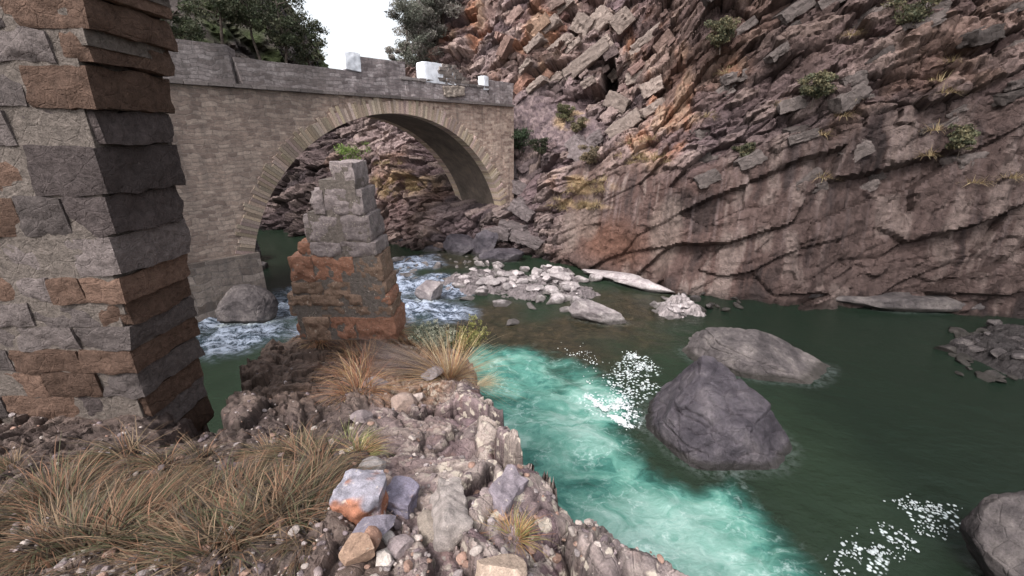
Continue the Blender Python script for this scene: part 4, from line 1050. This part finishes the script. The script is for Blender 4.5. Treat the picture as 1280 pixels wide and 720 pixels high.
tuft(440, 555, blades(220, .22, 1.1, 41, GREY + GREEN, (.4, -.1), .0022, .7, .08), 'dark grass tuft beside the green and straw tuft')
tuft(642, 672, blades(300, .17, 1.1, 42, ORANGE + GREEN + STRAW, (-.15, -.1), .0018, .6, .035), 'orange and green grass tuft on the outcrop above the pool')
tuft(488, 612, blades(60, .04, 1.4, 43, [(.45, .05, .04), (.35, .05, .03)], (0, 0), .004, .3, .03), 'small red leaved plant behind the large blue grey block', name='red_plant', cat='plant')
tuft(600, 480, blades(110, .3, 1.0, 44, [(.5, .42, .28), (.4, .33, .22)], (1.3, .1), .002, .3, .04), 'fine pale grass leaning right over the pool edge')
DARKG = [(.17, .115, .075), (.11, .08, .058), (.24, .17, .11), (.07, .055, .042), (.10, .10, .055), (.20, .11, .07)]  # dry grass tones lowered, side dimming in the colour
dgm = [blades(230, .36, 1.3, 60 + k, DARKG[k % 3:] if k < 3 else DARKG, (.6 * (k - 1), -.3), .0035, .8, .12) for k in range(4)]
rs = np.random.RandomState(9)
for k in range(62):
    u = rs.uniform(-10, 405); v = 560 + 150 * rs.uniform() + max(0, (190 - u)) * .0
    if u > 200: v = max(v, 535 + rs.uniform(0, 40) - (u - 200) * .12)
    p = on_bank_r(u, v); o = tuft(u, v, dgm[k % 4], 'brown dry grass tuft among many on the left part of the ledge', 'dry grass on the left of the ledge', bank=p, rz=rs.uniform(0, 6))
    q_ = rs.uniform(.5, 1.15); o.scale = (q_, q_, q_ * rs.uniform(.7, 1.1))

def leaves(n, pts, size, cols, seed, flat=.7):
    """leaf faces scattered round clump centres pts (x,y,z,r)"""
    rs = np.random.RandomState(seed); pts = np.array(pts, float)
    w = pts[:, 3] ** 2.2; idx = rs.choice(len(pts), n, p=w / w.sum())
    d = rs.normal(size=(n, 3)); d /= np.linalg.norm(d, axis=1)[:, None]; rr = rs.uniform(0, 1, n) ** .45
    c = pts[idx, :3] + d * (rr * pts[idx, 3])[:, None] * np.array([1, 1, flat])
    a = rs.normal(size=(n, 3)); a /= np.linalg.norm(a, axis=1)[:, None]; b = np.cross(a, rs.normal(size=(n, 3))); b /= np.linalg.norm(b, axis=1)[:, None]
    s = size * rs.uniform(.6, 1.4, n)[:, None]
    V = np.stack([c - a * s, c - b * s * .45, c + a * s, c + b * s * .45], 1).reshape(-1, 3)
    cl = np.array(cols); clump = rs.uniform(.7, 1.3, len(pts)); cc = cl[(idx * 7 + rs.randint(0, 2, n)) % len(cl)] * (clump[idx] * rs.uniform(.75, 1.25, n))[:, None]
    return V, np.arange(4 * n).reshape(-1, 4), np.repeat(cc, 4, 0)
def tube(mb, pts, r0, r1, c=(1, 1, 1), n=7):
    pts = [np.array(p, float) for p in pts]; V, Fc = [], []
    for i, p in enumerate(pts):
        d = pts[min(i + 1, len(pts) - 1)] - pts[max(i - 1, 0)]; d /= np.linalg.norm(d); a = np.cross(d, [.3, .9, .1]); a /= np.linalg.norm(a); b = np.cross(d, a)
        r = r0 + (r1 - r0) * i / (len(pts) - 1)
        V += [p + r * (math.cos(t) * a + math.sin(t) * b) for t in np.linspace(0, 2 * PI, n, endpoint=False)]
    for i in range(len(pts) - 1):
        for k in range(n): Fc.append((i * n + k, i * n + (k + 1) % n, (i + 1) * n + (k + 1) % n, (i + 1) * n + k))
    mb.add(V, Fc, c)
def tree(p, H, Rc, seed, cols, label, nleaf=5000, lsize=.09, group=None, name='tree', cat='tree', low=.25):
    rs = np.random.RandomState(seed)
    t = obj(name, None, loc=p, label=label, cat=cat, group=group)
    mb = MB(); tip = np.array([rs.normal() * .1 * H, rs.normal() * .1 * H, H * .85]); tr = [np.array([0, 0, -.4]), tip * .35 + rs.normal(size=3) * .04 * H, tip * .7 + rs.normal(size=3) * .04 * H, tip]
    tube(mb, tr, H * .022, H * .006); cl = []
    for k in range(22):
        f = rs.uniform(low, .95); b = tip * f; a = rs.uniform(0, 6.28); L = Rc * rs.uniform(.5, 1.0) * (1.15 - abs(f - .55))
        e = b + np.array([math.cos(a) * L, math.sin(a) * L, L * rs.uniform(.1, .7)]); tube(mb, [b, (b + e) / 2 + rs.normal(size=3) * .06 * L, e], H * .008, H * .002, n=5)
        cl.append((*e, Rc * rs.uniform(.22, .42))); cl.append((*((b + e) / 2 + rs.normal(size=3) * .15 * Rc), Rc * rs.uniform(.16, .3)))
    obj('trunk', mb.mesh('trunk', True), M['bark'], t)
    V, Fc, C = leaves(nleaf, cl, lsize, cols, seed)
    obj('crown', mesh_np('crown', V, Fc, C, None, False), M['leaf'], t)
    return t
TG = [(.17, .17, .14), (.13, .14, .11), (.21, .20, .17), (.17, .15, .14)]  # greens paled, distance haze put into the leaf colour
for k, (u, v, y, H, Rc, lab) in enumerate([
    (503, 72, 38, 3.6, 1.0, 'low grey green tree just above the bridge parapet at the sky edge'),
    (528, 66, 37, 4.6, 1.7, 'grey green tree behind the stepped parapet'),
    (515, 40, 41, 6.0, 1.7, 'hazy grey green tree outlined against the white sky'),
    (538, 34, 39, 5.0, 1.9, 'tall grey green tree against the cliff top left'),
    (520, 5, 44, 7.0, 2.0, 'high grey green tree cut by the top of the picture beside the sky'),
    (556, 4, 42, 4.5, 1.8, 'grey green tree high on the cliff edge')]):
    p = at_y(u, v, y) - np.array([0, 0, H * .5])
    if k in (1, 3, 5): p = cliff_pt(u, v + 22) + np.array([0, -.3, -.3])
    tree(p, H, Rc, 70 + k, TG, lab, 9000, .07, low=.08)
for k, (u, v, y, Rc, cols, lab) in enumerate([
    (446, 190, 33, 1.3, [(.14, .21, .05), (.10, .16, .04), (.2, .26, .08)], 'bright green bush seen under the arch beside the wall end'),
    (655, 186, 27, .8, [(.035, .055, .03), (.05, .07, .04)], 'dark green shrub on the scree right of the bridge'),
    (680, 192, 26.5, .55, [(.04, .05, .03), (.07, .07, .045)], 'small dark shrub on the scree ledge'),
    (705, 150, 28, .6, [(.16, .15, .08), (.11, .11, .06)], 'olive shrub in the middle of the scree'),
    (722, 165, 27.5, .5, [(.2, .17, .1), (.15, .13, .08)], 'straw coloured shrub below the rock slabs'),
    (740, 205, 24.5, .55, [(.12, .10, .07), (.2, .15, .1)], 'brown shrub on the ledge above the smooth cliff')]):
    p = at_y(u, v, y); cp = cliff_pt(u, v)
    if k: p = cp + np.array([-.1, -.25, -.1])
    else: p = p + np.array([0, 0, -Rc])
    tree(p, Rc * 1.7, Rc, 90 + k, cols, lab, 2600, .055, name='shrub', cat='shrub', low=.05)
for k, (u, v, Rc, lab) in enumerate([(900, 60, .7, 'olive shrub high on the right cliff'), (1010, 130, .6, 'shrub in a joint of the right cliff'), (1120, 40, .8, 'larger shrub near the top of the right cliff'), (1200, 180, .5, 'small shrub at the far right of the cliff'), (930, 190, .4, 'small shrub just above the smooth cliff foot')]):
    tree(cliff_pt(u, v) + np.array([-.1, -.25, -.1]), Rc * 1.6, Rc, 120 + k, [(.09, .085, .05), (.06, .065, .04), (.14, .12, .07)], lab, 2600, .055, name='shrub', cat='shrub', low=.05)
# dry grass clinging to the cliff ledges
rs = np.random.RandomState(17)
cg = [blades(110, .55, 1.2, 130 + k, [(.36, .27, .16), (.28, .2, .12), (.42, .34, .2)], (0, -.3), .012, .8, .25) for k in range(3)]
for k in range(75):
    u, v = [(rs.uniform(860, 1270), rs.uniform(20, 230)), (rs.uniform(700, 765), rs.uniform(226, 240)), (rs.uniform(690, 750), rs.uniform(250, 262)), (rs.uniform(475, 515), rs.uniform(205, 245)), (rs.uniform(770, 838), 215 - rs.uniform(0, 40))][k % 5]
    p = cliff_pt(u, v); o = tuft(0, 0, cg[k % 3], 'dry straw clump clinging to a ledge of the cliff face', 'dry straw clumps on the cliff', bank=p, rz=rs.uniform(0, 6))
# leafy shrubs on the near lip
def lip_shrub(u, v, H, Rc, seed, cols, label, n, ls):
    p = on_bank_r(u, v); t = obj('shrub', None, loc=p, label=label, cat='shrub'); rs = np.random.RandomState(seed); mb = MB(); cl = []
    for k in range(26):
        a = rs.uniform(0, 6.28); e = np.array([math.cos(a) * Rc * rs.uniform(.2, 1), math.sin(a) * Rc * rs.uniform(.2, 1), H * rs.uniform(.6, 1)])
        tube(mb, [(0, 0, 0), e * .5 + rs.normal(size=3) * .03, e], .006, .002, n=5)
        for f in (.55, .7, .85, 1.0): cl.append((*(e * f), Rc * .11))
    obj('stem', mb.mesh('stem', True), M['bark'], t); V, Fc, C = leaves(n, cl, ls, cols, seed, 1.0)
    obj('foliage', mesh_np('foliage', V, Fc, C, None, False), M['leaf'], t)
lip_shrub(584, 448, .55, .38, 3, [(.30, .29, .10), (.38, .36, .15), (.22, .22, .09)], 'olive leafy shrub rising behind the straw tuft', 3000, .016)
lip_shrub(545, 445, .46, .34, 4, [(.30, .30, .22), (.22, .23, .17), (.38, .37, .29)], 'grey green wispy shrub between the sweeping grass and the olive shrub', 3600, .012)
# dark trees on the hillside upstream
DT = [(.055, .065, .035), (.04, .05, .028), (.08, .08, .05)]
for k, (u, v, y) in enumerate([(385, 72, 46), (352, 50, 44), (320, 40, 43), (270, 20, 41), (215, 45, 38), (360, 15, 50), (330, 0, 47), (160, 20, 36)]):
    tree(at_y(u, v, y) - np.array([0, 0, 2]), 6, 2.2, 200 + k, DT, ['dark tree at the right edge of the hillside', 'dark tree second from the hillside edge', 'dark tree above the middle of the left arch half', 'dark tree on the hillside above the abutment', 'dark tree farther left on the hillside', 'dark tree high at the hillside edge', 'dark tree high on the hillside', 'dark tree near the tall rubble wall'][k], 3500, .12)

# foam rim where the water meets the boulders
from mathutils.kdtree import KDTree
kd = KDTree(len(RING))
for i, q in enumerate(RING): kd.insert((q[0], q[1], 0), i)
kd.balance()
rim = np.zeros(WX.size); fxy = np.stack([WX.ravel(), WY.ravel()], 1)
cell = set((int(q[0] * 2 + dx), int(q[1] * 2 + dy)) for q in RING for dx in (-1, 0, 1) for dy in (-1, 0, 1))
ci = (fxy[:, 0] * 2).astype(int); cj = (fxy[:, 1] * 2).astype(int)
for i in np.nonzero((fxy[:, 0] > -14) & (fxy[:, 1] < 30) & (fxy[:, 0] < 24))[0]:
    if (ci[i], cj[i]) in cell:
        rim[i] = max(0.0, 1 - kd.find((fxy[i, 0], fxy[i, 1], 0))[2] / .30)
a_ = water_me.attributes.new('rim', 'FLOAT', 'POINT'); a_.data.foreach_set('value', rim.astype(np.float32))
# ------------------------------------------------------------------ light, sky, camera
w = bpy.data.worlds.new('World'); SC.world = w; w.use_nodes = True
nt = w.node_tree; bg = nt.nodes['Background']; sky = nt.nodes.new('ShaderNodeTexSky'); sky.sky_type = 'NISHITA'; sky.sun_disc = False
SE, SR = R(50), R(200)
sky.sun_elevation = SE; sky.sun_rotation = SR; sky.air_density = 1.0; sky.dust_density = 4.0; sky.ozone_density = 1.0
hs_ = nt.nodes.new('ShaderNodeHueSaturation'); hs_.inputs['Saturation'].default_value = .22; hs_.inputs['Value'].default_value = 1.0
nt.links.new(sky.outputs[0], hs_.inputs['Color']); nt.links.new(hs_.outputs[0], bg.inputs[0]); bg.inputs[1].default_value = .15
sl = bpy.data.lights.new('sun', 'SUN'); sl.energy = 1.2; sl.angle = R(14); sl.color = (1, .95, .91)
so = bpy.data.objects.new('sun', sl); COL.objects.link(so)
sdir = Vector((math.sin(SR) * math.cos(SE), math.cos(SR) * math.cos(SE), math.sin(SE)))   # towards the sun
sdir = Vector((-.35, -.55, .76)).normalized()
sky.sun_elevation = math.asin(sdir.z); sky.sun_rotation = math.atan2(sdir.x, sdir.y)
so.rotation_euler = sdir.to_track_quat('Z', 'Y').to_euler(); so.location = (-10, -10, 30)
cam = bpy.data.cameras.new('camera'); cam.sensor_width = 36; cam.lens = F / 1280 * 36; cam.clip_start = .05; cam.clip_end = 2000
co_ = bpy.data.objects.new('camera', cam); COL.objects.link(co_); co_.location = (0, 0, EYE); co_.rotation_euler = (PI / 2 - PIT, 0, 0)
SC.camera = co_
SC.view_settings.view_transform = 'Standard'; SC.view_settings.look = 'None'; SC.view_settings.exposure = 1.12; SC.view_settings.gamma = 1
SC.view_settings.use_curve_mapping = False
